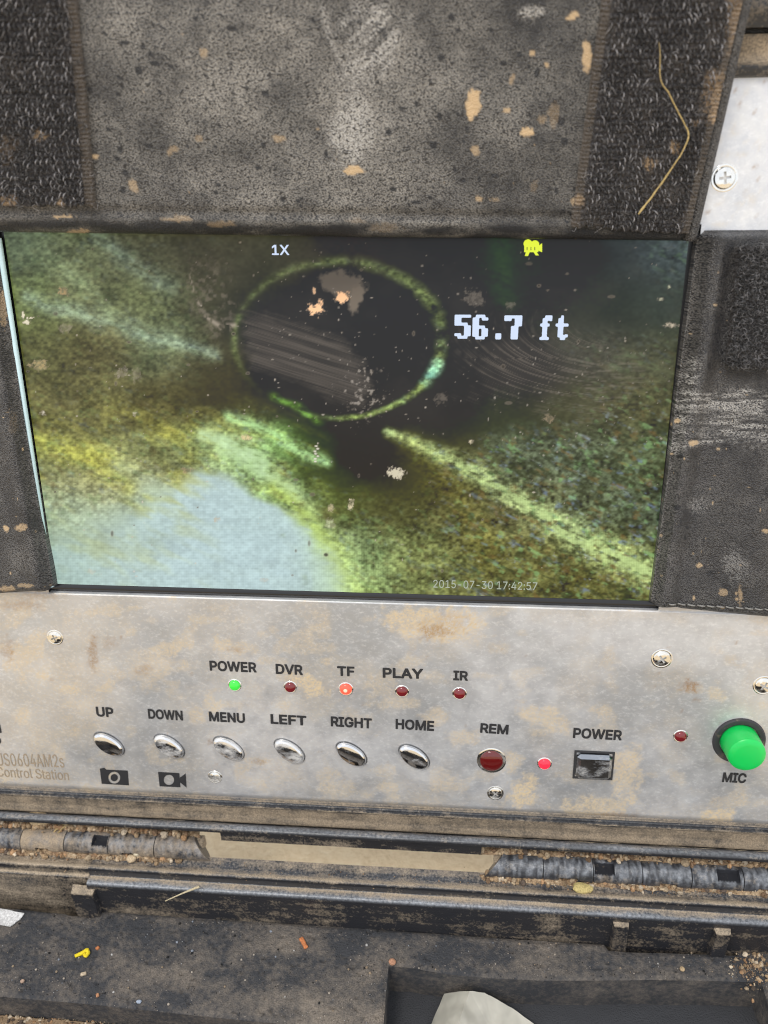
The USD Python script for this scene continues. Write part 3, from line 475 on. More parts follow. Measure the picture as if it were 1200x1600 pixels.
# ---- screws
def screw(x, y, rpx, a):
    c = on_face([(x, y)], 0)[0]; r = rpx * .157
    body = mf.Manifold.revolve(mf.CrossSection([[(0, -1.0), (r, -1.0), (r, .16), (r * .92, .34), (r * .6, .5), (0, .56)]]), 36)
    for q in (0, 90): body = body - mf.Manifold.cube([r * 1.1, r * .24, 1.2], True).translate([0, 0, .55]).rotate([0, 0, q + a])
    put(PAN, 'panel_screw', moved(body, c), 'screw_metal', smooth=30)
    dish = lathe([(r * 1.0, .02), (r * 1.08, .10), (r * 1.2, .11), (r * 1.27, .02)], 36)
    put(PAN, 'screw_seat', moved(dish, c), 'screw_metal', smooth=40)
for s_ in [(86, 996, 11.5, 20), (1034, 1029, 13.5, 35), (1193, 1071, 13.5, 60), (336, 1214, 10.5, 10), (774, 1239, 11.5, 50), (1132, 278, 14, 8)]: screw(*s_)

# ---- oval push buttons
for k, (x, y) in enumerate([(169, 1164), (263, 1167.5), (356, 1171), (451, 1175), (548, 1179.5), (646, 1184)]):
    c = on_face([(x + 1, y - 1)], .4)[0]; c[2] = 0
    capm = lathe([(0, 1.50), (.45, 1.46), (.80, 1.32), (.88, 1.22), (.96, .9), (1.0, .6), (1.0, -.6)], 48, 4.75, 2.75)
    put(STN, 'push_button', moved(capm, c, math.radians(-38 + rng.uniform(-2, 2))), f'chrome_{"abcdef"[k]}', smooth=35, label=['oval button below the word UP', 'oval button below the word DOWN', 'oval button below the word MENU', 'oval button below the word LEFT', 'oval button below the word RIGHT', 'oval button below the word HOME'][k])
    bt = [q for q in stage.GetPrimAtPath(STN).GetChildren() if q.GetName().startswith('push_button')][-1].GetPath().pathString
    put(bt, 'button_collar', moved(lathe([(1.0, .0), (1.0, .16), (1.03, .2), (1.05, .12), (1.06, .02)], 48, 4.8, 2.8), c, math.radians(-38)), 'collar_grey', smooth=40)
# ---- indicator lights
def lamp(x, y, r, m, label, core=None, h=1.0):
    c = on_face([(x, y)], .5)[0]; c[2] = 0
    p = put(STN, 'indicator_light', moved(lathe([(0, h)] + [(r * math.sin(a), h * (.25 + .75 * math.cos(a))) for a in np.linspace(.2, math.pi / 2, 9)] + [(r, -.6)], 28), c), m, smooth=True, label=label)
    put(p, 'light_collar', moved(lathe([(r, .02), (r, .12), (r * 1.15, .16), (r * 1.28, .02)], 28), c), 'screw_metal', smooth=40)
    if core: put(p, 'light_core', moved(lathe([(0, h + .05), (r * .3, h + .01), (r * .42, h * .8)], 20), c), core, smooth=True)
lamp(366, 1072, 1.48, 'lens_green_lit', 'lit green light below the word POWER'); lamp(453, 1075, 1.45, 'lens_red_dark', 'dark red light below the word DVR'); lamp(540, 1078, 1.6, 'lens_orange_lit', 'lit orange red light below the word TF', 'lens_core')
lamp(628, 1081.5, 1.45, 'lens_red_dark', 'dark red light below the word PLAY'); lamp(718, 1085, 1.5, 'lens_red_dark', 'dark red light below the word IR'); lamp(768, 1190, 3.1, 'lens_red_big', 'large dark red lens below the word REM', h=1.1)
lamp(851, 1195, 1.55, 'lens_red_lit', 'lit red light beside the square switch'); lamp(1064, 1152, 1.5, 'lens_red_dark', 'dark red light left of the green button')
# ---- square switch
c = on_face([(928, 1198)], .8)[0]; c[2] = 0
sw = put(STN, 'power_switch', moved(bevel_box(9.3, 7.6, 3.6, .9), c, .0), 'switch_metal', label='square chrome switch below the right hand word POWER')
put(sw, 'switch_frame', moved(mf.CrossSection([[(-5.3, -4.4), (5.3, -4.4), (5.3, 4.4), (-5.3, 4.4)], [(-4.75, 3.9), (4.75, 3.9), (4.75, -3.9), (-4.75, -3.9)]], mf.FillRule.EvenOdd).extrude(.3), c), 'socket_dark')
# ---- green button
c = on_face([(1155, 1158)], .3)[0]; c[2] = 0
gb = put(STN, 'round_button', moved(lathe([(0, 7.0), (3.0, 6.95), (4.1, 6.75), (4.6, 6.3), (4.75, 5.6), (4.85, -.5)], 56), c), 'green_plastic', smooth=35, label='round green button above the word MIC')
wr = lathe([(4.9, -.3), (5.0, .5), (5.4, .8), (6.4, .75), (6.7, .3), (6.75, .0)], 56)
v_, f_ = moved(wr, c); put(gb, 'button_collar', (v_, f_), 'rubber', smooth=40, vals={'dust': np.full(len(v_), .12)})

# ================================================================== case: lid rim, hinge, base rim
HU = np.arange(-140, 140.1, 1.1)
rf = row_face
A = [(V_BOT + .05, -1.0), (V_BOT, .9), (rf(1257, 1.1), 1.1), (rf(1261, 1.0), 1.0), (rf(1263, .3), .2), (rf(1266, .5), .5), (rf(1269, 1.2), 1.2), (rf(1272, 1.3), 1.3)]
prA, exA = dense(A, .5, [.1, .55, .6, .5, .1, .15, .1, .45])
def shell(name, pr, ex, us_, wob=.1, seed=0, parent=STN, face=True, smooth=40, m_='case_plastic', wear_sheen=None):
    v, f, I = swept(pr, us_, wob, seed); d = np.clip(ex[I] + .5 * (fbm(np.stack([v[:, 0] / 9, I * .35, v[:, 0] * 0 + seed], 1), 4, seed + 2) - .5), 0, 1.2)
    vals = {'dust': d}
    if wear_sheen is not None: vals['wear_sheen'] = np.clip(np.asarray(wear_sheen)[I] * (.6 + .9 * fbm(np.stack([v[:, 0] / 13, v[:, 0] * 0, v[:, 0] * 0 + seed], 1), 4, seed + 4)), 0, 1)  # scuffed grey edges, with bluish sky highlights painted in
    return put(parent, name, (v, f), m_, smooth=smooth, vals=vals, face=face)
_, wrA = dense(A, .5, [0, .7, .8, .4, 0, .2, .2, 0]); shell('lid_lip', prA, exA, HU, .08, 1, wear_sheen=wrA)
B = [(rf(1272, 1.3), 1.3), (rf(1275, 1.15), 1.15), (rf(1285, 1.0), 1.0), (rf(1292, 1.2), 1.2), (rf(1297, 1.3), 1.3), (rf(1298.5, .7), .5), (rf(1299.5, .7), .6)]
prB, exB = dense(B, .4, [.35, .62, .55, .66, .7, .1, .1]); shell('lid_rim', prB, exB, HU, .22, 2, m_='grimy_plastic')
C0 = [(rf(1299.5, .7), .6), (rf(1300, 2.0), 2.0), (rf(1302, 3.2), 3.2), (rf(1305, 4.0), 4.0), (rf(1309, 4.6), 4.6), (rf(1312, 4.8), 4.8), (rf(1315, 4.7), 4.7), (rf(1316, 4.7) , 2.2)]
_, wrC = dense(C0, .35, [.2, .7, .95, .8, .3, .05, 0, 0]); prC, exC = dense(C0, .35, [.1, .15, .12, .1, .1, .08, .05, 0]); shell('lid_ridge', prC, exC, HU, .05, 3, wear_sheen=wrC)
u345, u752 = on_face([(345, 1310)], 4.5)[0, 0], on_face([(752, 1332)], 4.5)[0, 0]
vlow = rf(1327, 4.2)
D = [(rf(1313, 4.65), 4.65), (rf(1316, 4.6), 4.6), (vlow, 4.2), (vlow - .1, 1.5), (rf(1313, 4.65), 1.0)]
prD, exD = dense(D, .4, [.05, .1, .3, .3, .2]); hv = shell('lid_skirt', prD, exD, np.linspace(u345, u752, 110), .06, 4)
# lid box behind and the upper rim
put(STN, 'lid_shell', trimesh.creation.box(bounds=[[-142, V_BOT - 1.0, -17], [142, V_UP + 16, -4]]), 'case_plastic', vals={'dust': np.full(8, .2)})
r1 = lambda y, w: on_face([(1180, y)], w)[0, 1]
E_ = [(V_UP, -.8), (V_UP + .1, 1.2), (r1(105, 1.6), 1.6), (r1(101, 1.6), 1.6), (r1(97, .4), .4), (r1(85, .2), .2), (r1(60, 1.2), 1.2), (r1(53, 1.4), 1.4), (r1(51, -2), -2), (r1(46, -2), -2), (r1(43, 3), 3), (r1(10, 4), 4), (r1(-60, 4), 4), (r1(-61, -4), -4)]
prE, exE = dense(E_, .8, [.1, .1, .1, .3, .75, .7, .45, .3, .1, .1, .15, .1, .1, .1]); shell('lid_rim', prE, exE, HU, .08, 5)

# hinge line
AX = W(on_face([(600, 1341)], 2.6))[0]; YH, ZH = AX[1], AX[2]; RK = 3.35
ZR = ZH - 1.9
dy = lambda y, z: on_level([(600, y)], z)[0, 1]
dz = lambda y, yy: on_depth([(600, y)], yy)[0, 2]
# base rim profile (y, z) in the world
yb = dy(1353, ZR)
yf1 = dy(1377, ZR); ytop = dy(1380, ZR + 1.0); yfr = dy(1384, ZR + .9); zfb = dz(1395, yfr - .15); yl = dy(1407, zfb)
zfoam = dz(1452, yl - .5)
prof = [(yb + .2, ZR - 26), (yb, ZR - .5), (yb - .3, ZR), (yf1 + 1.2, ZR + .05), (yf1 + .1, ZR + .3), (ytop + .2, ZR + .95), (ytop - .3, ZR + 1.05), (yfr, ZR + .7), (yfr - .15, ZR + .1), (yfr - .15, zfb + .15), (yfr - .4, zfb), (yl + .5, zfb), (yl, zfb - .1), (yl - .35, zfb - .5), (yl - .45, zfb - 1.2), (yl - .5, zfoam - 12)]
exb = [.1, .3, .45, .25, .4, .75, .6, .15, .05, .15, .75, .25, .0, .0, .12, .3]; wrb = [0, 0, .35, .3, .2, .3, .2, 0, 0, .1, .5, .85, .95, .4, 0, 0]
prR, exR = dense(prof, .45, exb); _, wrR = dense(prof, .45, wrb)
u120 = on_level([(122, 1405)], zfb)[0, 0]
shell('base_rim', prR, exR, HU[HU > u120 - .6], .10, 6, face=False, wear_sheen=wrR)
profL = [(yb + .2, ZR - 26), (yb, ZR - .5), (yb - .3, ZR), (yf1 + 1.2, ZR + .05), (yf1 + .1, ZR + .3), (ytop + .2, ZR + .95), (ytop - .3, ZR + 1.05), (yfr, ZR + .7), (yfr - .15, ZR + .1), (yfr - .15, zfb + .4), (yfr - .5, zfb + .3), (yfr - 1.0, zfb), (yfr - 1.1, zfb - 1), (yfr - 1.2, zfoam - 12)]
prL, exL = dense(profL, .45, [.1, .3, .55, .5, .6, .9, .85, .4, .2, .6, .9, .3, .4, .4]); shell('base_rim', prL, exL, HU[HU < u120 + .6], .10, 7, face=False)
# base tub: floor, back outside is the rim's own wall, sides and front out of frame
YF = yl - 175
for bb in ([[-142, YF, 2.5], [142, yb - .5, 6]], [[-144, YF, 3], [-139.5, yb - 1, ZR]], [[139.5, YF, 3], [144, yb - 1, ZR]], [[-144, YF - 5, 3], [144, YF, ZR]]):
    put(STN, 'base_shell', trimesh.creation.box(bounds=bb), 'case_plastic', vals={'dust': np.full(8, .3)}, face=False)
put(STN, 'base_shell', trimesh.creation.box(bounds=[[-142, yb - 3, 3], [142, yb + .1, ZR - 8]]), 'case_plastic', vals={'dust': np.full(8, .3)}, face=False)
# small latch tabs on the inside wall
def tab(xa, xb, ytop_, ybot, out, sk=0.0):
    yw = yl - .5 - out; a = on_depth([(xa, ytop_), (xb, ytop_)], yw)
    zt = a[:, 2].mean(); zb = zfoam - 6
    m = mf.Manifold.hull_points(np.array([[a[0, 0] + .2, yl + .5, zt + .6], [a[1, 0] - .2, yl + .5, zt + .6], [a[0, 0] + .5, yw + .25, zt + .1], [a[1, 0] - .5, yw + .25, zt + .1], [a[0, 0] + .6, yw, zt - .4], [a[1, 0] - .6, yw, zt - .4],
        [a[0, 0], yl + .5, zb], [a[1, 0] + sk, yl + .5, zb], [a[0, 0] + .7 + sk, yw - .4, zb], [a[1, 0] - .2 + sk, yw - .4, zb]]))
    m = m.refine_to_length(.7); v, f, _ = meshkit.arrays(m); v = v + (fbm(v * .6, 3, int(xa))[:, None] - .5) * .25
    put(STN, 'latch_tab', (v, f), 'case_plastic', smooth=35, vals={'dust': .22 + .4 * (v[:, 2] > zt - .3)}, face=False)
tab(108, 146, 1398, 1430, 1.6); tab(957, 986, 1449, 1480, 1.2, .3); tab(1116, 1146, 1461, 1488, 1.6, -.4)

# hinge knuckles along x
def axis_x(x): 
    d = ray([(x, 1341 + (x - 600) * .0545)]) @ CR.T; t = ((ZH - CW[2]) / d[:, 2]); return (CW + d * t[:, None])[0, 0]
def knuckle(xa, xb, top=None, bottom=None, cut=None, seed=0):
    a, b = axis_x(xa) + .11, axis_x(xb) - .11
    n = max(4, int((b - a) / .35)); us_ = np.linspace(a, b, n)
    m = mf.Manifold.cylinder(b - a, RK, RK, 44).rotate([0, 90, 0]).translate([a, YH, ZH])
    cap_ = mf.Manifold.cylinder(b - a - .5, RK + .001, RK + .001, 44)
    if cut: m = m.trim_by_plane(cut[0], cut[1])
    for rng_, up_ in ((top, True), (bottom, False)):
        if rng_:
            p, q = axis_x(rng_[0]), axis_x(rng_[1])
            cc = ([(p + q) / 2, YH - 1.5, ZH + 3.0] if up_ else [(p + q) / 2, YH - 3.5, ZH - .75])
            m = m - mf.Manifold.cube([q - p, 3.2, 2.6 if up_ else 2.2], True).translate(cc)
    m = m.refine_to_length(.45); v, f, _ = meshkit.arrays(m)
    rad = np.stack([v[:, 0] * 0, v[:, 1] - YH, v[:, 2] - ZH], 1); rl = np.linalg.norm(rad, axis=1, keepdims=True); rad /= np.maximum(rl, .2)
    gro = (fbm(np.stack([v[:, 0] * 2.2, v[:, 0] * 0 + seed, v[:, 0] * 0], 1), 3, seed) - .5) * .22
    v = v + rad * (gro + (fbm(v * .8, 3, seed) - .5) * .12)[:, None] * (rl > 1.5)
    lft = xa < 400
    dust = (.36 if lft else .08) + .5 * (fbm(v * .28, 4, seed + 9) - .5) + .25 * sstep(.0, 3.2, -(v[:, 2] - ZH)) + (.25 if xa in (40, ) else 0)
    dust = np.where((rl[:, 0] < RK - .35), 0, dust)
    put(STN, 'hinge_knuckle', (v, f), 'worn_plastic', smooth=35, vals={'dust': np.clip(dust, 0, 1.1), 'wear_sheen': np.clip(.06 + .85 * sstep(.3, .7, fbm(np.stack([v[:, 0] * 1.5, v[:, 1] * .3, v[:, 2] * .3], 1), 4, seed + 3)) * sstep(.2, 3.0, v[:, 2] - ZH - (v[:, 1] - YH) * .35), 0, 1) * (rl[:, 0] > RK - .35)}, face=False)  # pale on top only: gloss highlight painted over the worn plastic
def slant(x, sgn):   # an oblique end: plane normal leans forward
    n_ = np.array([sgn, .62 * sgn * (1 if sgn > 0 else 1), -.0]); n_ = np.array([sgn * 1.0, 0.62, 0.55]); n_ /= np.linalg.norm(n_)
    return n_.tolist(), float(n_ @ np.array([axis_x(x), YH, ZH]))
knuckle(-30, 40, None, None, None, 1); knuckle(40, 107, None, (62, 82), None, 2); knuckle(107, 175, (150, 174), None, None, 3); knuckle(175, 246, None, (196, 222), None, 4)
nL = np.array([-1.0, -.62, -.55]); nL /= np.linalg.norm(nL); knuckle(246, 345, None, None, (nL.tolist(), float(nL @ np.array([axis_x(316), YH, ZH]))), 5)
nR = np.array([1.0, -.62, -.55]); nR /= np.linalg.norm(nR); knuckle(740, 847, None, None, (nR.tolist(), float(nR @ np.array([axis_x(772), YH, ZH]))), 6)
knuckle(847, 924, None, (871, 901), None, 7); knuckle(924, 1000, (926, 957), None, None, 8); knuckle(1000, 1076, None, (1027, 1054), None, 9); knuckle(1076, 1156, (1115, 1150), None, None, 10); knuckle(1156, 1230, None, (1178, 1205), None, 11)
# leaves that tie the barrels to lid and base, behind the soil
for xa, xb in ((-30, 316), (772, 1230)):
    a, b = axis_x(xa), axis_x(xb)
    put(STN, 'hinge_leaf', trimesh.creation.box(bounds=[[a, YH - .2, ZH - 2.4], [b, YH + 3.4, ZH + 1.2]]), 'case_plastic', vals={'dust': np.full(8, .8)}, face=False)

# ================================================================== foam tray insert
Z = zfoam
fp = lambda pts: on_level(pts, Z)[:, :2]
back = fp([(-60, 1411), (100, 1427), (108, 1429.5), (146, 1432), (149, 1421), (300, 1432), (600, 1452), (800, 1466), (944, 1475), (951, 1484), (985, 1487), (1070, 1489), (1152, 1492), (1155, 1482.5), (1260, 1487)])
outer = Polygon([(-138, YF + 2)] + [(-138, back[0, 1])] + back.tolist() + [(138, back[-1, 1]), (138, YF + 2)])
cut1 = fp([(607, 1508), (640, 1511), (680, 1518), (720, 1523.5), (780, 1528), (850, 1531), (930, 1531), (1010, 1530), (1100, 1531), (1190, 1534)])
cut2 = fp([(-80, 1549), (0, 1556), (140, 1568), (280, 1583), (430, 1598), (520, 1607)])
hole1 = Polygon(cut1.tolist() + [(cut1[-1, 0] + .5, cut1[-1, 1] - 45), (cut1[0, 0] - .4, cut1[0, 1] - 45)])
hole2 = Polygon(cut2.tolist() + [(cut2[-1, 0], cut2[-1, 1] - 30), (cut2[0, 0], cut2[0, 1] - 30)])
foam = outer.difference(hole1).difference(hole2).segmentize(2.0)
DEP = 18.0
def foam_block(poly, zt, zb, seed):
    m = trimesh.creation.extrude_polygon(poly, zt - zb, triangle_args='pq30a1.2' if False else None) if False else trimesh.creation.extrude_polygon(poly, zt - zb)
    m.apply_translation([0, 0, zb]); return m
FO = thing('foam_insert', 'dark grey foam insert with cut-outs lying in the open case', 'foam insert', [0, yl - 40, 6])
# top as a fine sheet so that its dents and crumbs of wear are real, walls below
fu = np.arange(-122, 122, .42); fv = np.arange(yl - 52, yl + 3, .42)
U, V = np.meshgrid(fu, fv); ins = shapely.contains_xy(foam, U.ravel(), V.ravel()).reshape(U.shape)
near_edge = shapely.distance(foam.boundary, shapely.points(U.ravel(), V.ravel())).reshape(U.shape)
zz = Z - .5 * np.exp(-(near_edge / .55) ** 2) + (fbm(np.stack([U.ravel() / 9, V.ravel() / 9, U.ravel() * 0], 1), 3, 5).reshape(U.shape) - .5) * .7 + (rng.random(U.shape) - .5) * .16
pit = sstep(.70, .80, fbm(np.stack([U.ravel() / 1.5, V.ravel() / 1.5, U.ravel() * 0], 1), 3, 15).reshape(U.shape)); zz -= pit * .5
Pf = np.stack([U.ravel(), V.ravel(), zz.ravel()], 1); a, b = U.shape
i, j = np.meshgrid(np.arange(a - 1), np.arange(b - 1), indexing='ij'); k = (i * b + j).ravel()
from scipy.spatial import Delaunay
win = sbox(-121, yl - 51, 121, yl + 4); fo2 = foam.intersection(win); ol = fo2.exterior.segmentize(.3) if fo2.geom_type == 'Polygon' else max(fo2.geoms, key=lambda g: g.area).exterior.segmentize(.3)
op = np.array(ol.coords)[:-1]; sel = (ins & (shapely.distance(ol, shapely.points(U.ravel(), V.ravel())).reshape(U.shape) > .3) & (np.abs(U) < 120.6) & (V > yl - 50.6)).ravel()
Pm = np.vstack([np.column_stack([op, np.full(len(op), Z - .45)]), Pf[sel]]); Fm = Delaunay(Pm[:, :2]).simplices
cc_ = Pm[Fm][:, :, :2].mean(1); Fm = Fm[shapely.contains_xy(Polygon(ol), cc_[:, 0], cc_[:, 1])]
cr_ = np.cross(Pm[Fm[:, 1], :2] - Pm[Fm[:, 0], :2], Pm[Fm[:, 2], :2] - Pm[Fm[:, 0], :2]); Fm[cr_ < 0] = Fm[cr_ < 0][:, ::-1]
pxf = measure(Pm)
dst = .2 + 1.0 * (f2(pxf[:, 0], pxf[:, 1], 90, 40, 5, 15) - .42) + .35 * np.exp(-((pxf[:, 0] - 560) / 90) ** 2) * sstep(1520, 1590, pxf[:, 1])
top_path = put(FO, 'foam_sheet', (Pm, Fm), 'foam', smooth=True, vals={'dust': np.clip(dst, 0, 1)}, face=False)
wl_v, wl_f, wn = [], [], 0
for ring_, low_ in [(np.array(foam.exterior.coords), DEP)] + [(np.array(r.coords), DEP) for r in foam.interiors]:
    ring_ = np.array(LineString(ring_).segmentize(.8).coords); zs = [Z - .42, Z - 1.2, Z - 3, Z - 6, Z - 9, Z - 13, Z - 20, Z - low_]; n = len(ring_)
    wv = np.vstack([np.column_stack([ring_[:, 0], ring_[:, 1], np.full(n, z)]) for z in zs])
    wv[n:, :2] += (np.stack([fbm(wv[n:] / 4, 3, q_) for q_ in (1, 2)], 1) - .5) * .7 + (np.stack([fbm(wv[n:] / .9, 2, q_) for q_ in (3, 4)], 1) - .5) * .3
    wl_v.append(wv); wl_f.append(wn + np.vstack([[[r * n + q, r * n + q + 1, (r + 1) * n + q + 1], [r * n + q, (r + 1) * n + q + 1, (r + 1) * n + q]] for r in range(len(zs) - 1) for q in range(n - 1)])); wn += len(wv)
wv, wf = np.vstack(wl_v), np.vstack(wl_f)
put(FO, 'foam_wall', (wv, wf), 'foam', smooth=True, vals={'dust': np.full(len(wv), .25)}, face=False)
v_, f_ = grid(np.linspace(-122, 122, 240), np.linspace(yl - 80, yl + 3, 90), lambda U, V: np.stack([U, V, Z - 12.5 + fbm(np.stack([U / 5, V / 5, U * 0], 1), 3, 2) * .8], 1))
keep = shapely.contains_xy(hole1.buffer(.6), v_[:, 0], v_[:, 1]); v_, f_ = used_only(v_, f_[keep[f_].any(1)])
put(FO, 'foam_floor', (v_, f_), 'foam', smooth=True, vals={"dust": -.15 + .9 * sstep(-40, -60, v_[:, 0])}, face=False)

# ================================================================== the sun hood: folded leathercloth with touch tape
T_A, T_B = math.radians(14.4), -.1
HV = np.array([0, math.cos(T_A), math.sin(T_A)]); HUu = np.array([math.cos(T_B), 0, math.sin(T_B)])
HN = np.cross(HUu, HV); HN /= np.linalg.norm(HN); HV = np.cross(HN, HUu); HP = on_face([(600, 345)], 10.0)[0]
def on_hood(p, up=0.0):
    d = ray(p) @ CM; t = ((HP + HN * up - CAM) @ HN) / (d @ HN); q = CAM + d * t[:, None] - HP; return q @ HUu, q @ HV
def hood(a, b, c): return HP + np.outer(a, HUu) + np.outer(b, HV) + np.outer(c, HN)
HOOD = thing('sun_hood', 'worn black leathercloth sun hood folded open around the screen', 'sun hood', W([[0, 60, 0]])[0])
ar, br_ = on_hood([(1168, 0), (1084, 366)])
ur = lambda b: ar[0] + (ar[1] - ar[0]) * (b - br_[0]) / (br_[1] - br_[0])
_, b0 = on_hood([(0, 338), (1080, 352)]); bl = lambda a: b0[0] + (b0[1] - b0[0]) * (a - on_hood([(0, 338)])[0][0]) / (on_hood([(1080, 352)])[0][0] - on_hood([(0, 338)])[0][0])
TH = 6.2
sfr = np.concatenate([np.linspace(0, 1, 150), 1 + np.linspace(.02, 1, 26), 2 + np.linspace(.05, 1, 12)])  # face, fold, back
tt = np.linspace(0, 1, 420)
T_, S_ = np.meshgrid(tt, sfr); T_, S_ = T_.ravel(), S_.ravel()
a_l = -90.0
bb_top = 72.0
s0 = np.clip(S_, 0, 1); s1 = np.clip(S_ - 1, 0, 1); s2 = np.clip(S_ - 2, 0, 1)
a_mid = a_l + (ur(0.0) - a_l) * T_; bot = bl(a_mid)
Bv = bb_top + (bot - bb_top) * s0; ang = s1 * math.pi
rad_ = TH / 2
Bv = Bv - rad_ * 1.25 * np.sin(ang); Cv = -rad_ + rad_ * np.cos(ang); Cv = np.where(S_ <= 1, 0, Cv)
Bv = Bv + 60 * s2
Av = a_l + (ur(Bv) - a_l) * T_
edge = np.exp(-((1 - T_) * 160 / 1.2) ** 2); Cv = Cv - edge * np.where(S_ <= 1.5, .9, -.9)
Cv = Cv + (fbm(np.stack([Av / 14, Bv / 14, S_ * 2], 1), 3, 6) - .5) * 1.1 - .5 * np.exp(-((Bv - bot - 1.2) / 1.0) ** 2) * (S_ <= 1)
Ph = hood(Av, Bv, Cv); na, nb = len(sfr), len(tt)
i, j = np.meshgrid(np.arange(na - 1), np.arange(nb - 1), indexing='ij'); k = (i * nb + j).ravel()
Fh = np.vstack([np.stack([k, k + nb, k + nb + 1], 1), np.stack([k, k + nb + 1, k + 1], 1)])
pxh = measure(W(Ph)); X, Y = pxh[:, 0], pxh[:, 1]; vis = (S_ < 1.7)
mr, mg, mb = np.zeros(len(Ph)), np.zeros(len(Ph)), np.zeros(len(Ph))
xv, yv = X[vis], Y[vis]; r_ = np.zeros(len(xv)); g2 = np.zeros(len(xv)); b2 = np.zeros(len(xv))
for q, (cx, cy, rx, ry, an, s) in enumerate([(739, 165, 11, 23, 8, .95), (824, 207, 9, 8, 0, .9), (894, 24, 12, 6, -30, .8), (917, 88, 8, 24, 0, .8), (792, 172, 7, 5, -30, .7), (832, 83, 5, 5, 0, .7), (855, 102, 5, 4, 0, .7), (800, 124, 5, 10, 20, .5), (848, 188, 8, 8, 0, .4), (743, 235, 7, 8, 0, .55), (749, 310, 6, 5, 0, .6), (774, 312, 10, 5, 0, .4), (902, 316, 10, 8, 0, .6),
        (554, 268, 17, 5, -3, 1.), (552, 262, 12, 3, 0, .8), (436, 216, 12, 7, 10, .5), (148, 244, 8, 3, 0, .8), (208, 290, 7, 14, -30, .5), (270, 235, 12, 7, -30, .45), (318, 82, 7, 8, 0, .5), (310, 217, 10, 6, 0, .4), (120, 363, 22, 5, -5, .55), (100, 338, 18, 3, 0, .8), (25, 370, 10, 3, 8, .6), (280, 342, 30, 5, 0, .45), (345, 350, 20, 6, 0, .4), (600, 355, 30, 8, 0, .3), (560, 345, 20, 6, 0, .3), (865, 180, 10, 20, 0, .35), (835, 290, 8, 10, 0, .3)]):
    r_ = np.maximum(r_, s * blob(xv, yv, cx, cy, rx, ry, an, .25, .45, q + 100, 8.))
r_ = np.maximum(r_, .6 * specks(xv, yv, 60, (0, 0, 1100, 375), .8, 2.6, 77))
for q, (cx, cy, rx, ry, an, s) in enumerate([(350, 120, 110, 50, -30, .6), (270, 60, 50, 40, 0, .3), (560, 190, 50, 80, 0, .55), (640, 140, 70, 60, 0, .4), (800, 150, 70, 60, 0, .3), (380, 290, 60, 30, 0, .35), (600, 290, 70, 40, 0, .35), (200, 40, 50, 40, 0, .3), (480, 240, 40, 30, 0, .3), (330, 20, 40, 20, 0, .4)]):
    g2 = np.maximum(g2, s * blob(xv, yv, cx, cy, rx, ry, an, .7, .6, q + 140, 40.))
g2 += .45 * sstep(335, 352, yv) * sstep(.5, .7, f2(xv, yv, 50, 10, 4, 33))
m, _ = stroke(xv, yv, [(505, 15), (515, 60), (540, 110)], (6, 5, 2)); b2 = np.maximum(b2, .35 * m)
scr = f2((xv + yv) * .7, (xv - yv) * .7, 3.2, 60, 3, 35); b2 = np.maximum(b2, .85 * blob(xv, yv, 585, 60, 34, 60, 25, .6, .6, 36, 24.) * sstep(.35, .7, f2(xv - .35 * yv, yv, 4, 60, 3, 37) if False else scr))
b2 = np.maximum(b2, .7 * blob(xv, yv, 560, 75, 28, 66, 10, .6, .6, 38, 24.) * sstep(.42, .7, scr)); b2 = np.maximum(b2, .5 * blob(xv, yv, 545, 205, 30, 46, 0, .5, .5, 39, 20.)); b2 = np.maximum(b2, .5 * blob(xv, yv, 835, 20, 20, 9, 0, .5, .6, 40))
g2 -= .13 * sstep(600, 880, xv) - .12 * sstep(250, 500, xv) * (1 - sstep(600, 760, xv)); mr[vis], mg[vis], mb[vis] = r_, np.clip(g2, -.5, 1), np.clip(b2 * 1.9, 0, 1)
dk = np.zeros(len(Ph)); dk[vis] = specks(xv, yv, 150, (140, 0, 930, 340), 1.3, 4.6, 78); mg -= dk * 2.0; mg = mg - .5 * sstep(1.0, 1.12, S_)  # last term paints shade on the bottom fold by cutting the film
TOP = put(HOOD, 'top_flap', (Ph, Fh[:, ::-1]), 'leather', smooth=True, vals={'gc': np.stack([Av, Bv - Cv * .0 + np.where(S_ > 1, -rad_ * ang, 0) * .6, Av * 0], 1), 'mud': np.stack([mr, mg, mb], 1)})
# bound edge on the right
eb_ = np.linspace(bl(80) - 3, 72, 60); put(TOP, 'bound_edge', tube(hood(ur(eb_) - .1, eb_, np.full(60, -1.3) - .4 * 0), np.full(60, 1.45), 10), 'leather_fine', smooth=True, vals={'gc': np.stack([np.tile(np.arange(10) * .9, 60).astype(float), np.repeat(eb_, 10), np.zeros(600)], 1) if False else np.vstack([np.stack([np.tile(np.arange(10) * .9, 60), np.repeat(eb_, 10), np.zeros(600)], 1), np.zeros((2, 3))]), 'mud': np.tile([0, .4, 0], (602, 1))})

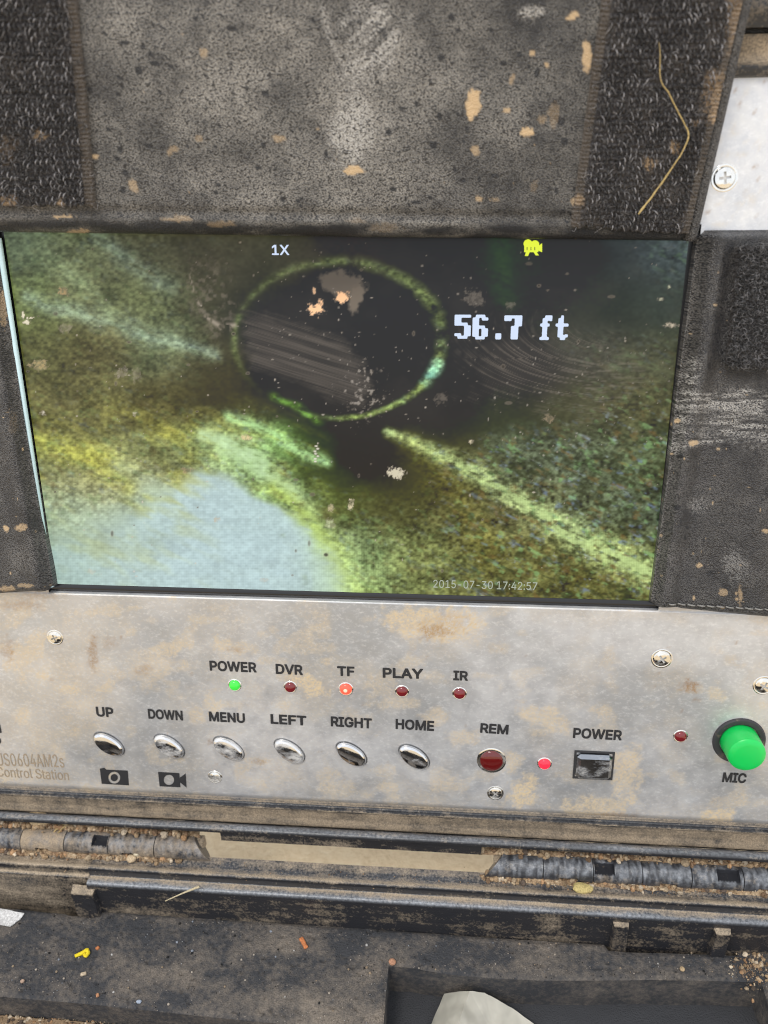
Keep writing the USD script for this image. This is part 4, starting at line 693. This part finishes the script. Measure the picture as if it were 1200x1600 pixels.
# ---- hook tape: a woven strip with hundreds of hooks
def tape(corners, seed, nx, ny, mudspots, sel_left, sel_right):
    (x0t, x1t, yt), (x0b, x1b, yb_, yb2) = corners
    aL, bL = on_hood([(x0t, yt), (x0b, yb_)], .9); aR, bR = on_hood([(x1t, yt), (x1b, yb2)], .9)
    def at(s, t): # s across 0..1, t along 0..1 from top; extended above the frame
        return (aL[0] + (aL[1] - aL[0]) * t) * (1 - s) + (aR[0] + (aR[1] - aR[0]) * t) * s, (bL[0] + (bL[1] - bL[0]) * t) * (1 - s) + (bR[0] + (bR[1] - bR[0]) * t) * s
    ss, ts = np.linspace(0, 1, 110), np.linspace(-.3, 1, 240)
    S, T = np.meshgrid(ss, ts); S, T = S.ravel(), T.ravel(); a, b = at(S, T)
    fray = (noise(np.stack([S * 40, T * 0, S * 0 + seed], 1), seed) - .5) * 1.0; b = b - np.where(T > .985, fray, 0)
    width = abs(aR[0] - aL[0]); wl_ = np.where(sel_left & (S * width < 1.9), 1, 0) if sel_left else np.zeros(len(S)); wr_ = ((1 - S) * width < 1.9) * 1 if sel_right else np.zeros(len(S))
    selv = np.maximum(wl_, wr_)
    rowsn = np.sin(b * 2 * math.pi / 1.28) * .09 + np.sin(a * 2 * math.pi / 1.15 + np.sin(b * 2.4)) * .12 + (rng.random(len(a)) - .5) * .12
    c = .75 + np.where(selv > 0, .18 * np.sin(b * 2 * math.pi / .74), rowsn) + (fbm(np.stack([a / 3, b / 3, a * 0], 1), 3, seed) - .5) * .5
    e = np.minimum(np.minimum(S, 1 - S) * width, (1 - T) * abs(bL[0] - bL[1])); c = c * sstep(-.1, .35, e) - .9 * (e < .02)
    p = measure(W(hood(a, b, c))); r = np.zeros(len(a)); g = np.where(selv > 0, .42, .02 + .14 * sstep(.55, .72, fbm(np.stack([a / 7, b / 7, a * 0], 1), 4, seed)))
    for q, (cx, cy, rx, ry, s) in enumerate(mudspots): r = np.maximum(r, s * blob(p[:, 0], p[:, 1], cx, cy, rx, ry, 0, .4, .6, q + seed * 10, 6.))
    f = grid(ss, ts, lambda u, v: np.zeros((len(u), 3)))[1]
    tp = put(TOP, 'hook_tape', (hood(a, b, c), f[:, ::-1]), 'velcro_weave', smooth=True, vals={'gc': np.stack([a, b, a * 0], 1), 'mud': np.stack([r, g, g * 0], 1)})
    bag = Bag(); g_r = np.random.default_rng(seed)
    for iy in range(-9, ny):
        for ix in range(nx):
            if g_r.random() < .10: continue
            s = (ix + .5 + .5 * (iy % 2) * .6 + g_r.normal(0, .10)) / nx; t = (iy + .5 + g_r.normal(0, .09)) / ny
            lo = (2.2 / width if sel_left else 0.0); hi = 1 - (2.0 / width if sel_right else 0.0)
            if not lo < s < hi or t > .985: continue
            a0, b0_ = at(np.array([s]), np.array([t])); a0, b0_ = a0[0], b0_[0]
            q = np.linspace(0, 1, 8); dr = g_r.normal(0, .5) + (-.3 if seed == 1 else .2); hh = g_r.uniform(.6, 1.25); ln = g_r.uniform(.65, 1.15)
            th_ = q * math.pi * g_r.uniform(.8, 1.15)
            y_ = -ln * .5 * (1 - np.cos(th_)); z_ = .7 + hh * np.clip(np.sin(th_), 0, 1) ** .8; x_ = dr * q * .55
            flat_ = g_r.random() < .25
            if flat_: z_ = .8 + .35 * np.sin(th_); x_ = x_ * 2.4
            tone = g_r.choice([.02, .045, .09, .17, .30], p=[.30, .22, .22, .17, .09])
            bag.add(tube(hood(a0 + x_, b0_ + y_, z_), np.linspace(.13, .085, 8), 4), np.array([tone, tone * .97, tone * 1.0]))
    put(tp, 'hook_pile', bag.mesh(), 'fibre', smooth=True, vals={'tint': bag.col()}, kind='stuff')
    fz = Bag()
    for _ in range(1100):
        s, t = g_r.uniform(0.02, .98), g_r.uniform(-.3, 1.0); a0, b0_ = at(np.array([s]), np.array([t])); q = np.linspace(0, 1, 6)[:, None]
        d = g_r.normal(0, .7, 2); cv = g_r.normal(0, .35, 2); pts = np.array([a0[0], b0_[0]]) + q * d + np.sin(q * math.pi) * cv; tone = g_r.choice([.04, .09, .18, .3], p=[.4, .3, .2, .1])
        fz.add(tube(hood(pts[:, 0], pts[:, 1], (.75 + .55 * np.sin(q[:, 0] * math.pi) * g_r.random())), .055, 3), np.array([tone * 1.05, tone, tone]))
    put(tp, 'loose_fibre', fz.mesh(), 'fibre', smooth=True, vals={'tint': fz.col()}, kind='stuff')
    return at
tape(((-75, 121, 0), (-45, 150, 322, 324)), 1, 24, 46, [(62, 211, 10, 8, .7), (12, 314, 12, 8, .8), (93, 318, 6, 6, .7), (10, 235, 14, 20, .2)], False, True)
tape(((940, 1164, 0), (892, 1078, 356, 368)), 2, 25, 50, [(1014, 256, 9, 9, .95), (1054, 231, 8, 9, .9), (1115, 150, 16, 30, .6), (1118, 185, 10, 8, .9), (1120, 130, 14, 18, .5), (1088, 192, 6, 6, .5), (905, 312, 8, 8, .6), (1150, 30, 12, 60, .45)], True, True)

# ---- side flaps
def side_flap(edge_px, far, bottom_px, top_v, sgn, bulge, seed, w_edge, w_flat, name_vals):
    """edge_px: the folded edge next to the screen, top to bottom; runs away from it towards far (u)"""
    E0 = on_face(edge_px, 2.0)[:, :2]; o = np.argsort(-E0[:, 1]); E0 = E0[o]
    nt, ns = 300, 170
    vt = np.linspace(max(E0[0, 1], top_v), E0[-1, 1], nt); ue = np.interp(-vt, -E0[:, 1], E0[:, 0])
    s = np.concatenate([np.linspace(-.25, 0, 6)[:-1], np.linspace(0, 1, ns)]); wtot = np.abs(far - ue)
    Sg, Tg = np.meshgrid(s, np.arange(nt)); Sg, Tg = Sg.ravel(), Tg.ravel()
    # distance from the fold in mm, denser near it
    dmm = np.where(Sg < 0, 0, wtot[Tg] * np.clip(Sg, 0, 1) ** 1.7)
    h = w_edge + (w_flat - w_edge) * sstep(-.2, 2.4, dmm) + bulge(dmm, vt[Tg]); h = np.where(Sg < 0, w_edge + Sg * 16, h)
    h = h + (fbm(np.stack([dmm / 7 + seed, vt[Tg] / 9, dmm * 0], 1), 3, seed) - .5) * .9
    endm = np.minimum(vt.max() - vt[Tg] + .0, vt[Tg] - vt.min()); h = h - (w_flat - .1) * np.exp(-(endm / .9) ** 2)
    bt_ = np.polyfit(on_face(bottom_px, 1.5)[:, 0], on_face(bottom_px, 1.5)[:, 1], 1)
    Pu = ue[Tg] + sgn * dmm; t01 = Tg / (nt - 1); tilt = np.polyval(bt_, Pu) - vt.min()
    Pv = vt[Tg] + tilt * np.clip(t01 * 1.6 - .6, 0, 1)
    Ps = np.stack([Pu, Pv, h], 1); f = grid(s, np.arange(nt), lambda u, v: np.zeros((len(u), 3)))[1]
    if sgn < 0: f = f[:, ::-1]
    return Ps, f[:, ::-1], dmm, vt[Tg]
edgeR = [(1094, 360), (1084, 430), (1072, 520), (1060, 612), (1046, 740), (1031, 850), (1018, 950)]
bulR = lambda d, v: 2.3 * np.exp(-((d - 4.2) / 2.6) ** 2) * sstep(10, 40, v) + .5 * np.exp(-((d - 3.2) / 1.8) ** 2) - .35 * np.exp(-((d - 6.2) / 1.4) ** 2) - .5 * np.exp(-((v + 24) / .7) ** 2) * 0
Ps, Fs, dmm, vv = side_flap(edgeR, 112, [(1020, 950), (1200, 967)], -999, 1, bulR, 3, .4, 3.0, None)
px = measure(W(Ps)); X, Y = px[:, 0], px[:, 1]
r_ = .7 * specks(X, Y, 90, (1015, 375, 1210, 960), .8, 3.2, 41); g2 = .1 + .5 * np.exp(-(dmm / 2.2) ** 2) + .2 * sstep(.5, .7, f2(X, Y, 30, 30, 4, 42))
b2 = .95 * np.maximum.reduce([blob(X, Y, 1140, 625, 90, 13, -3, .6, .7, 43, 16.), blob(X, Y, 1100, 690, 70, 6, -12, .6, .6, 44, 12.), blob(X, Y, 1070, 640, 16, 60, 12, .6, .6, 46, 14.), .8 * blob(X, Y, 1160, 660, 60, 30, 0, .6, .7, 47, 14.)]) * sstep(.36, .6, f2(X + Y * .1, Y, 40, 3.5, 4, 45)) + .3 * blob(X, Y, 1090, 790, 16, 10, 0, .6, .7, 48, 10.) + .35 * blob(X, Y, 1150, 880, 16, 20, 0, .6, .7, 49, 8.)
for q, (cx, cy, rx, ry, s) in enumerate([(1083, 692, 9, 5, .7), (1058, 658, 6, 4, .8), (1093, 884, 6, 4, .6), (1130, 925, 8, 6, .5), (1157, 930, 4, 16, .5), (1196, 830, 6, 4, .6), (1078, 960, 4, 2, .6)]): r_ = np.maximum(r_, s * blob(X, Y, cx, cy, rx, ry, 0, .3, .5, q + 160, 6.))
g2 -= 1.6 * specks(X, Y, 60, (1050, 520, 1200, 950), 1.5, 5, 50)
SF = put(HOOD, 'side_flap', (Ps, Fs), 'leather_fine', smooth=True, vals={'gc': np.stack([Ps[:, 0], Ps[:, 1], Ps[:, 0] * 0], 1), 'mud': np.stack([r_, g2, np.clip(b2, 0, 1)], 1)}, label='right hand flap with a fuzzy loop patch and a stitched hem')
tree_ = np.stack([px[:, 0], px[:, 1]], 1)
from scipy.spatial import cKDTree
kd = cKDTree(Ps[:, :2])
def surf(u, v): return Ps[kd.query(np.stack([u, v], 1))[1], 2]
# stitches along the hem
x_ = 1044
while x_ < 1212:
    q = on_face([(x_, 942 + (x_ - 1044) * .058), (x_ + 11, 942 + (x_ + 11 - 1044) * .058 + 1.2)], 3.0); tq = np.linspace(0, 1, 6)[:, None]; pt = q[0] + (q[1] - q[0]) * tq
    pt[:, 2] = surf(pt[:, 0], pt[:, 1]) + .22 + .22 * np.sin(tq[:, 0] * math.pi); tv = tube(pt, .2, 6)
    put(SF, 'stitch', tv, 'tinted', smooth=True, vals={'tint': np.tile([.26, .25, .235], (len(tv[0]), 1))}); x_ += 15
hl = np.array([on_face([(x, 951 + (x - 1044) * .105)], 3.0)[0] for x in np.linspace(1036, 1215, 40)]); hl[:, 2] = surf(hl[:, 0], hl[:, 1]) - .25
# loop patch
lp = on_face([(1152, 384), (1210, 388), (1210, 577), (1134, 571)], 4.0)
def patch(s, t): return (lp[0] * (1 - s)[:, None] + lp[1] * s[:, None]) * (1 - t)[:, None] + (lp[3] * (1 - s)[:, None] + lp[2] * s[:, None]) * t[:, None]
S, T = np.meshgrid(np.linspace(0, 1, 50), np.linspace(0, 1, 120)); S, T = S.ravel(), T.ravel(); pp = patch(S, T); e = np.minimum(np.minimum(S * 10, T * 30), (1 - T) * 30)
pp[:, 2] = 3.3 + 2.0 * sstep(-.02, .12, e) + (fbm(pp / 1.2, 3, 4) - .5) * .7; ff = grid(np.linspace(0, 1, 50), np.linspace(0, 1, 120), lambda u, v: np.zeros((len(u), 3)))[1][:, ::-1]
LP = put(SF, 'loop_patch', (pp, ff), 'velcro_weave', smooth=True, vals={'gc': pp * [1, 1, 0], 'mud': np.tile([0, .12, 0], (len(pp), 1))})
bag = Bag(); gr = np.random.default_rng(12)
for _ in range(2700):
    s, t = gr.uniform(0, .98), gr.uniform(0, 1); o = patch(np.array([s]), np.array([t]))[0]; q = np.linspace(0, 1, 9); r = gr.uniform(.3, .65); ph = gr.uniform(0, 6.3); arc = gr.uniform(2.2, 5.5)
    pts = np.stack([o[0] + r * (np.cos(ph + q * arc) - math.cos(ph)), o[1] + r * (np.sin(ph + q * arc) - math.sin(ph)), 5.0 + .9 * np.sin(q * math.pi) * gr.uniform(.3, 1.3)], 1); tone = gr.choice([.02, .05, .10, .2], p=[.35, .35, .2, .1])
    bag.add(tube(pts, .065, 3), np.array([tone * 1.03, tone, tone * 1.02]))
put(SF, 'loop_pile', bag.mesh(), 'fibre', smooth=True, vals={'tint': bag.col()}, kind='stuff')

edgeL = [(-16, 362), (-1, 452), (11, 520), (30, 640), (46, 735), (60, 815), (76, 895), (81, 926)]
Ps2, Fs2, dmm2, vv2 = side_flap(edgeL, -118, [(-40, 933), (80, 924)], -999, -1, lambda d, v: .9 * np.exp(-((d - 3.4) / 2.2) ** 2), 9, .4, 2.6, None)
px = measure(W(Ps2)); X, Y = px[:, 0], px[:, 1]
r_ = .7 * specks(X, Y, 60, (-10, 390, 85, 930), .8, 3.0, 61); g2 = .12 + .35 * sstep(.5, .7, f2(X, Y, 26, 40, 4, 62)) + .3 * np.exp(-(dmm2 / 1.6) ** 2)
for q, (cx, cy, rx, ry, s) in enumerate([(10, 826, 5, 5, .8), (33, 824, 10, 6, .6), (5, 480, 7, 30, .5), (20, 660, 8, 20, .25), (12, 920, 14, 5, .55), (40, 915, 16, 3, .5)]): r_ = np.maximum(r_, s * blob(X, Y, cx, cy, rx, ry, 0, .3, .5, q + 190, 6.))
put(HOOD, 'side_flap', (Ps2, Fs2), 'leather_fine', smooth=True, vals={'gc': np.stack([Ps2[:, 0], Ps2[:, 1], Ps2[:, 0] * 0], 1), 'mud': np.stack([r_, g2, g2 * 0], 1)}, label='left hand flap with a rounded lower corner')

# ================================================================== loose things
def lone(name, mesh, m, label, cat, group=None, tint=None, face=False, smooth=True):
    v = meshkit.arrays(mesh)[0]
    return put('/World', name, mesh, m, smooth=smooth, vals={'tint': np.tile(tint, (len(v), 1))} if tint is not None else None, label=label, cat=cat, group=group, face=face)
# dry stem caught in the right hook tape
st = [(1030, 66), (1031, 100), (1032, 126), (1043, 143), (1052, 158), (1062, 178), (1072, 197), (1076, 208), (1073, 222), (1062, 243), (1048, 265), (1034, 287), (1018, 310), (1006, 325), (998, 335)]
from scipy.interpolate import CubicSpline
sa, sb_ = on_hood(st, 2.4); tq = np.linspace(0, len(st) - 1, 110); sa, sb_ = CubicSpline(np.arange(len(st)), sa)(tq) + .12 * (noise(np.stack([tq * 2, tq * 0, tq * 0], 1), 3) - .5), CubicSpline(np.arange(len(st)), sb_)(tq)
lone('dry_grass', tube(hood(sa, sb_, 2.3 + .35 * np.sin(tq * .9)), np.interp(tq, [0, 2, 8, 12.6, 13.2, 14], [.07, .15, .21, .26, .42, .12]) * .72 * (.8 + .4 * noise(np.stack([tq * 3, tq * 0, tq * 0 + 5], 1), 4)), 7), 'tinted', 'thin dry grass stem caught in the right hook tape', 'grass', tint=(.50, .38, .17), face=True)
fl = np.array([(258, 1408), (285, 1397), (312, 1388)]); q = on_level(fl, zfb + .5); q[:, 2] += [.0, .3, .8]; tq = np.linspace(0, 2, 14)
lone('straw', tube(np.stack([np.interp(tq, [0, 1, 2], q[:, c]) for c in range(3)], 1), np.interp(tq, [0, 1, 2], [.12, .22, .4]), 6), 'tinted', 'short pale straw lying across the black ledge above the foam', 'straw', tint=(.55, .46, .30))
# shreds of dry grass in the left hinge
for k, (p0, p1, w_) in enumerate([((84, 1300), (122, 1279), .45), ((90, 1302), (116, 1285), .35), ((70, 1290), (112, 1276), .4)]):
    q = np.array([on_level([p0], ZH + 3.4)[0], on_level([p1], ZH + 3.9)[0]]); tq = np.linspace(0, 1, 12)[:, None]; pts = q[0] + (q[1] - q[0]) * tq + np.array([0, .3, .6]) * np.sin(tq * 3.1) + (np.random.default_rng(k).random((12, 3)) - .5) * .2
    lone('grass_shred', tube(pts, w_ * np.array([.5, .7, .8, .9, 1, 1, 1, .9, .8, .8, .6, .3]), 6), 'tinted', ['longest dry grass shred slanting across the left hinge soil', 'short dry grass shred tight under the longest one in the left hinge', 'uppermost dry grass shred in the left hinge soil'][k], 'grass', group='dry grass shreds in the left hinge', tint=(.40, .29, .14))
# clods and stones
def stone(x, y, z, r, sub, tint, name, label, cat, seed, sq=(1.0001, .85, .7)):
    lone(name, clod(on_level([(x, y)], z)[0] + [0, 0, r * .25], r, seed, sub, sq), 'tinted', label, cat, tint=tint)
ZT = ZH + RK + .4
stone(62, 1279, ZT + .9, 2.6, 3, (.50, .37, .22), 'soil_clod', 'large tan soil clod over the left hinge, leftmost of the clods', 'clod', 11, (1.6, .9, .8)); stone(92, 1277, ZT + .4, 1.5, 2, (.62, .50, .33), 'soil_clod', 'pale tan clod beside the dry grass shreds in the left hinge', 'clod', 12)
stone(229, 1282, ZT + .2, 1.35, 3, (.48, .27, .13), 'soil_clod', 'orange brown clod above the fourth hinge knuckle from the left', 'clod', 13); stone(857, 1320, ZT + .2, 1.25, 2, (.55, .46, .36), 'pebble', 'round beige pebble on the soil over the right hinge', 'pebble', 14)
stone(942, 1323, ZT + .2, 1.6, 2, (.60, .45, .24), 'soil_clod', 'pale yellow clod above the slot of a right hinge knuckle', 'clod', 15, (1.6, .8, .7)); stone(991, 1326, ZT + .1, 1.5, 2, (.45, .20, .09), 'soil_clod', 'rust orange clod over the right hinge', 'clod', 16)
stone(1151, 1335, ZT + .2, 1.2, 2, (.50, .36, .25), 'soil_clod', 'pinkish tan clod near the right end of the hinge', 'clod', 17)
stone(910, 1389, ZR + .6, 1.7, 3, (.50, .40, .17), 'soil_clod', 'crumbly yellow clod below the right hinge on the rim', 'clod', 18, (1.6, .9, .6)); stone(214, 1334, ZR + 1.2, 1.25, 2, (.58, .50, .36), 'pebble', 'pale pebble sitting in the slot of a left hinge knuckle', 'pebble', 19); stone(206, 1343, ZR + .6, 1.4, 2, (.56, .43, .28), 'soil_clod', 'tan clod just below the pale pebble of the left hinge', 'clod', 20)
# loose soil along the hinge
bag = Bag(); gr = np.random.default_rng(31); PALE = np.array([[.50, .38, .25], [.36, .25, .15], [.22, .14, .085], [.56, .46, .34], [.40, .24, .13], [.12, .09, .07]])
def crumb(p, r):
    e = gr.uniform(.6, 1.3, 3); v, f = clod((0, 0, 0), r, int(gr.integers(1e6)), 0 if r < .38 else 1, (1, 1, 1), 1.1); v = v * e + p
    bag.add((v, f), PALE[gr.choice(6, p=[.24, .27, .2, .1, .1, .09])] * gr.uniform(.65, 1.15))
def soil(n, x0, x1, off, spread, z, r0, r1, dens=None):
    k = 0; cl = gr.uniform(x0, x1, 14)
    while k < n:
        x = gr.uniform(x0, x1) if gr.random() < .5 else gr.normal(gr.choice(cl), 14); k += 1
        if not x0 < x < x1 or (dens is not None and gr.random() > np.interp(x, *dens)): continue
        y = 1341 + (x - 600) * .0545 + off + gr.normal(0, spread); r = r0 + (r1 - r0) * gr.random() ** 5
        crumb(on_level([(x, y)], z + gr.uniform(-.3, .2))[0], r)
def bank(x0, x1, off, half, z, hgt, seed, dens):
    """a low uneven ridge of packed soil along the hinge"""
    xs = np.linspace(x0, x1, int((x1 - x0) * .8)); ts = np.linspace(-1, 1, 15); XX, TT = np.meshgrid(xs, ts); XX, TT = XX.ravel(), TT.ravel()
    p = on_level(np.stack([XX, 1341 + (XX - 600) * .0545 + off + TT * half + 6 * (fbm(np.stack([XX / 30, XX * 0, XX * 0 + seed], 1), 3, seed) - .5)], 1), z)
    n1 = fbm(p / 1.1, 4, seed) ; n2 = fbm(np.stack([XX / 26, XX * 0, XX * 0], 1), 3, seed + 3); d = np.interp(XX, *dens)
    p[:, 2] += hgt * (1 - TT ** 2) * (n1 * 2.4 + 1.6 * n2 - 1.2) * d + (n1 - .5) * .5 - .35 * (1 - d)
    t = sstep(.3, .7, fbm(p / .8, 3, seed + 7)); u = sstep(.4, .65, fbm(p / 4, 3, seed + 8))
    c = (PALE[2] * (1 - t)[:, None] + PALE[1] * t[:, None]) * (1 - u)[:, None] + (PALE[1] * (1 - t)[:, None] + PALE[0] * t[:, None]) * u[:, None]
    f = grid(xs, ts, lambda a_, b_: np.zeros((len(a_), 3)))[1]; bag.add((p, f[:, ::-1]), c)
dl = ([0, 40, 60, 130, 150, 230, 270, 300, 315], [.9, 1, 1, .8, .7, 1, .55, .25, 0]); dr_ = ([745, 760, 790, 860, 900, 950, 1000, 1060, 1100, 1150, 1200], [0, .25, .9, 1, .35, .9, .7, .9, .6, .9, .4])
bank(-10, 312, -24, 8, ZH + RK - .4, 1.7, 51, dl); bank(-10, 150, -37, 11, ZH + RK + .3, 2.4, 55, ([-10, 20, 90, 125, 150], [.5, .8, 1, .6, 0])); bank(200, 262, -34, 8, ZH + RK + .1, 1.6, 56, ([200, 230, 262], [0, 1, 0])); bank(748, 1210, -23, 6.5, ZH + RK - .5, 1.3, 52, dr_)
bank(-10, 290, 20, 6, ZR + .05, .9, 53, ([0, 260, 290], [1, .8, 0])); bank(750, 1210, 21, 6, ZR + .05, .9, 54, ([750, 780, 1210], [0, .9, 1]))
soil(1300, -5, 305, -24, 3.6, ZH + RK + .5, .10, 1.0, dl); soil(1500, 750, 1205, -24, 3.6, ZH + RK + .5, .10, .95, dr_)
soil(1100, -5, 285, 20, 3.2, ZR + .4, .09, .9); soil(1500, 752, 1205, 21, 3.2, ZR + .4, .09, .85); soil(900, -5, 1205, 34, 6, ZR + .15, .06, .24); soil(300, 300, 780, 28, 8, ZR + .15, .06, .2)
soil(700, -5, 140, -38, 6, ZH + RK + .9, .08, .7); soil(260, 1100, 1205, 14, 5, ZR + 1.4, .12, .7, ([1160, 1175], [0, 1]))
put('/World', 'hinge_soil', bag.mesh(), 'tinted', smooth=False, vals={'tint': bag.col()}, label='loose tan soil and grit packed along the hinge of the case', cat='soil', kind='stuff', face=False)
# grit on the foam
bag = Bag()
for _ in range(760):
    x, y = gr.uniform(-5, 1205), gr.uniform(1420, 1600); p = on_level([(x, y)], Z)[0]
    if not foam.contains(Point(p[0], p[1])): continue
    r = .08 + .32 * gr.random() ** 5; c = [(.42, .36, .3), (.30, .23, .16), (.5, .48, .46), (.02, .02, .02), (.26, .28, .32)][gr.choice(5, p=[.2, .26, .06, .38, .1])]
    bag.add(clod(p + [0, 0, r * .5], r, int(gr.integers(1e6)), 0, (1, 1, 1), .6), np.array(c))
for _ in range(420):
    x, y = gr.normal(1182, 18), gr.normal(1512, 18); crumb(on_level([(x, y)], Z + .1)[0], .08 + .55 * gr.random() ** 4)
for _ in range(2600):
    x, y = gr.uniform(-5, 1205), gr.uniform(1420, 1600); p = on_level([(x, y)], Z)[0]
    if foam.contains(Point(p[0], p[1])): bag.add(clod(p + [0, 0, .03], gr.uniform(.05, .15), int(gr.integers(1e6)), 0, (1, 1, 1), .6), np.array([(.34, .30, .26), (.2, .17, .14), (.01, .01, .01), (.4, .4, .4)][gr.choice(4, p=[.3, .25, .4, .05])]))
put('/World', 'foam_grit', bag.mesh(), 'tinted', vals={'tint': bag.col()}, label='fine grit and sand scattered over the grey foam', cat='grit', kind='stuff', face=False)
bag = Bag()
for _ in range(1500):
    x, y = gr.uniform(-10, 420), gr.uniform(1588, 1612); p = on_level([(x, y)], Z - 9)[0]; crumb(p, .1 + .6 * gr.random() ** 4)
v_, f_ = grid(np.linspace(-125, -20, 90), np.linspace(yl - 62, yl - 20, 40), lambda U, V: np.stack([U, V, Z - 9.3 + fbm(np.stack([U / 3, V / 3, U * 0], 1), 3, 2) * .8], 1))
keep = shapely.contains_xy(hole2.buffer(-.3), v_[:, 0], v_[:, 1]); v_, f_ = used_only(v_, f_[keep[f_].all(1)])
bag.add((v_, f_), np.array([.26, .18, .11])); put('/World', 'soil_fill', bag.mesh(), 'tinted', vals={'tint': bag.col()}, label='brown soil filling the left cut-out of the foam', cat='soil', kind='stuff', face=False)
# scraps
q = on_level([(117, 1494), (124, 1491), (131, 1488), (136, 1484), (138, 1489), (134, 1494), (131, 1491)], Z + .8); tq = np.linspace(0, 6, 30)
lone('plastic_scrap', tube(np.stack([np.interp(tq, np.arange(7), q[:, c]) for c in range(3)], 1), np.interp(tq, [0, 2, 4, 6], [.45, .6, .55, .4]), 7), 'tinted', 'curled bright yellow plastic scrap on the foam', 'scrap', tint=(.80, .62, .03))
def chip(x0, y0, x1, y1, w_, h, tint, name, label, cat, seed):
    a, b = on_level([(x0, y0), (x1, y1)], Z + .3); L_ = np.linalg.norm(b - a); m = bevel_box(L_, w_, h, min(w_, h) * .25).refine_to_length(.5); v, f, _ = meshkit.arrays(m); v = v + (fbm(v * 1.5 + seed, 3, seed)[:, None] - .5) * .35
    lone(name, moved((v, f), (a + b) / 2 + [0, 0, h * .2], math.atan2(b[1] - a[1], b[0] - a[0])), 'tinted', label, cat, tint=tint)
chip(470, 1466, 479, 1482, 1.2, .9, (.55, .20, .08), 'brick_chip', 'long brick orange chip on the middle of the foam', 'chip', 1); chip(150, 1484, 155, 1480, .9, .8, (.50, .19, .08), 'brick_chip', 'tiny brick orange chip beside the yellow plastic scrap', 'chip', 2); chip(152, 1553, 153, 1558, .8, .7, (.48, .24, .13), 'brick_chip', 'tiny orange chip near the front edge of the foam', 'chip', 3)
chip(126, 1524, 135, 1521, .9, .8, (.52, .42, .30), 'wood_chip', 'pale wood chip in front of the yellow plastic scrap', 'chip', 4)
lone('pebble', clod(on_level([(613, 1503)], Z + .6)[0], 1.0, 41, 2, (1.0001, .9, .8), .3), 'tinted', 'pinkish brown pebble on the corner of the right foam cut-out', 'pebble', tint=(.45, .24, .15))
lone('pebble', clod(on_level([(1066, 1514)], Z + .4)[0], .7, 42, 2, (1.0001, .9, .8), .3), 'tinted', 'small tan pebble on the foam near the right edge', 'pebble', tint=(.45, .33, .2))
lone('pebble', clod(on_level([(217, 1565)], Z + .3)[0], .62, 43, 2, (1.2, .8, .6), .3), 'tinted', 'blue grey pebble near the front of the left foam', 'pebble', tint=(.35, .40, .48)); lone('pebble', clod(on_level([(35, 1533)], Z + .3)[0], .6, 44, 2, (1.0001, .9, .7), .3), 'tinted', 'dusty pink pebble at the left end of the foam', 'pebble', tint=(.40, .28, .21))
# white torn scrap at the far left
pts = on_level([(-30, 1419), (0, 1420), (38, 1427.5), (32, 1436), (16, 1448), (-8, 1444), (-30, 1440)], Z + .5); pg = Polygon(pts[:, :2]).segmentize(1.0)
m = trimesh.creation.extrude_polygon(pg, .3); m = m.subdivide().subdivide(); m.apply_translation([0, 0, Z + .3]); v = np.array(m.vertices); v[:, 2] += (fbm(v / 2.2, 3, 6) - .4) * 1.0
lone('paper_scrap', (v, np.array(m.faces)), 'tinted', 'torn white scrap tucked at the left end of the foam', 'scrap', tint=(.66, .65, .64), smooth=30)
# folded milky plastic sheet standing in the right cut-out
pv = {'a': (672, 1606, 10.5), 'b': (694, 1553, 8), 'c': (734, 1548, 2.5), 'd': (757, 1551, 4.5), 'e': (800, 1575, 7.5), 'f': (852, 1612, 10.5), 'g': (708, 1625, 1), 'h': (780, 1640, 10)}
q = {k: on_level([(x, y)], Z - d)[0] for k, (x, y, d) in pv.items()}
tri = [('a', 'b', 'g'), ('b', 'c', 'g'), ('c', 'd', 'h'), ('c', 'h', 'g'), ('d', 'e', 'h'), ('e', 'f', 'h')]
ks = list(q); vb = np.array([q[k] for k in ks]); fb = np.array([[ks.index(x) for x in t_] for t_ in tri]); m = trimesh.Trimesh(vb, fb, process=False)
for _ in range(4): m = m.subdivide()
v = np.array(m.vertices); v = v + (np.stack([fbm(v / 4, 3, s) for s in (1, 2, 3)], 1) - .5) * np.array([.5, .5, 1.2]); nv = v.copy(); nv[:, 2] -= .35; nf = len(v)
be = m.edges_sorted; uq, ct = np.unique(be, axis=0, return_counts=True); bd = uq[ct == 1]
fa = np.vstack([np.array(m.faces), np.array(m.faces)[:, ::-1] + nf, np.stack([bd[:, 0], bd[:, 1], bd[:, 1] + nf], 1), np.stack([bd[:, 0], bd[:, 1] + nf, bd[:, 0] + nf], 1)])
put('/World', 'plastic_sheet', (np.vstack([v, nv]), fa), 'milky_plastic', smooth=14, label='folded milky white plastic sheet standing in the right foam cut-out', cat='plastic sheet', face=False)
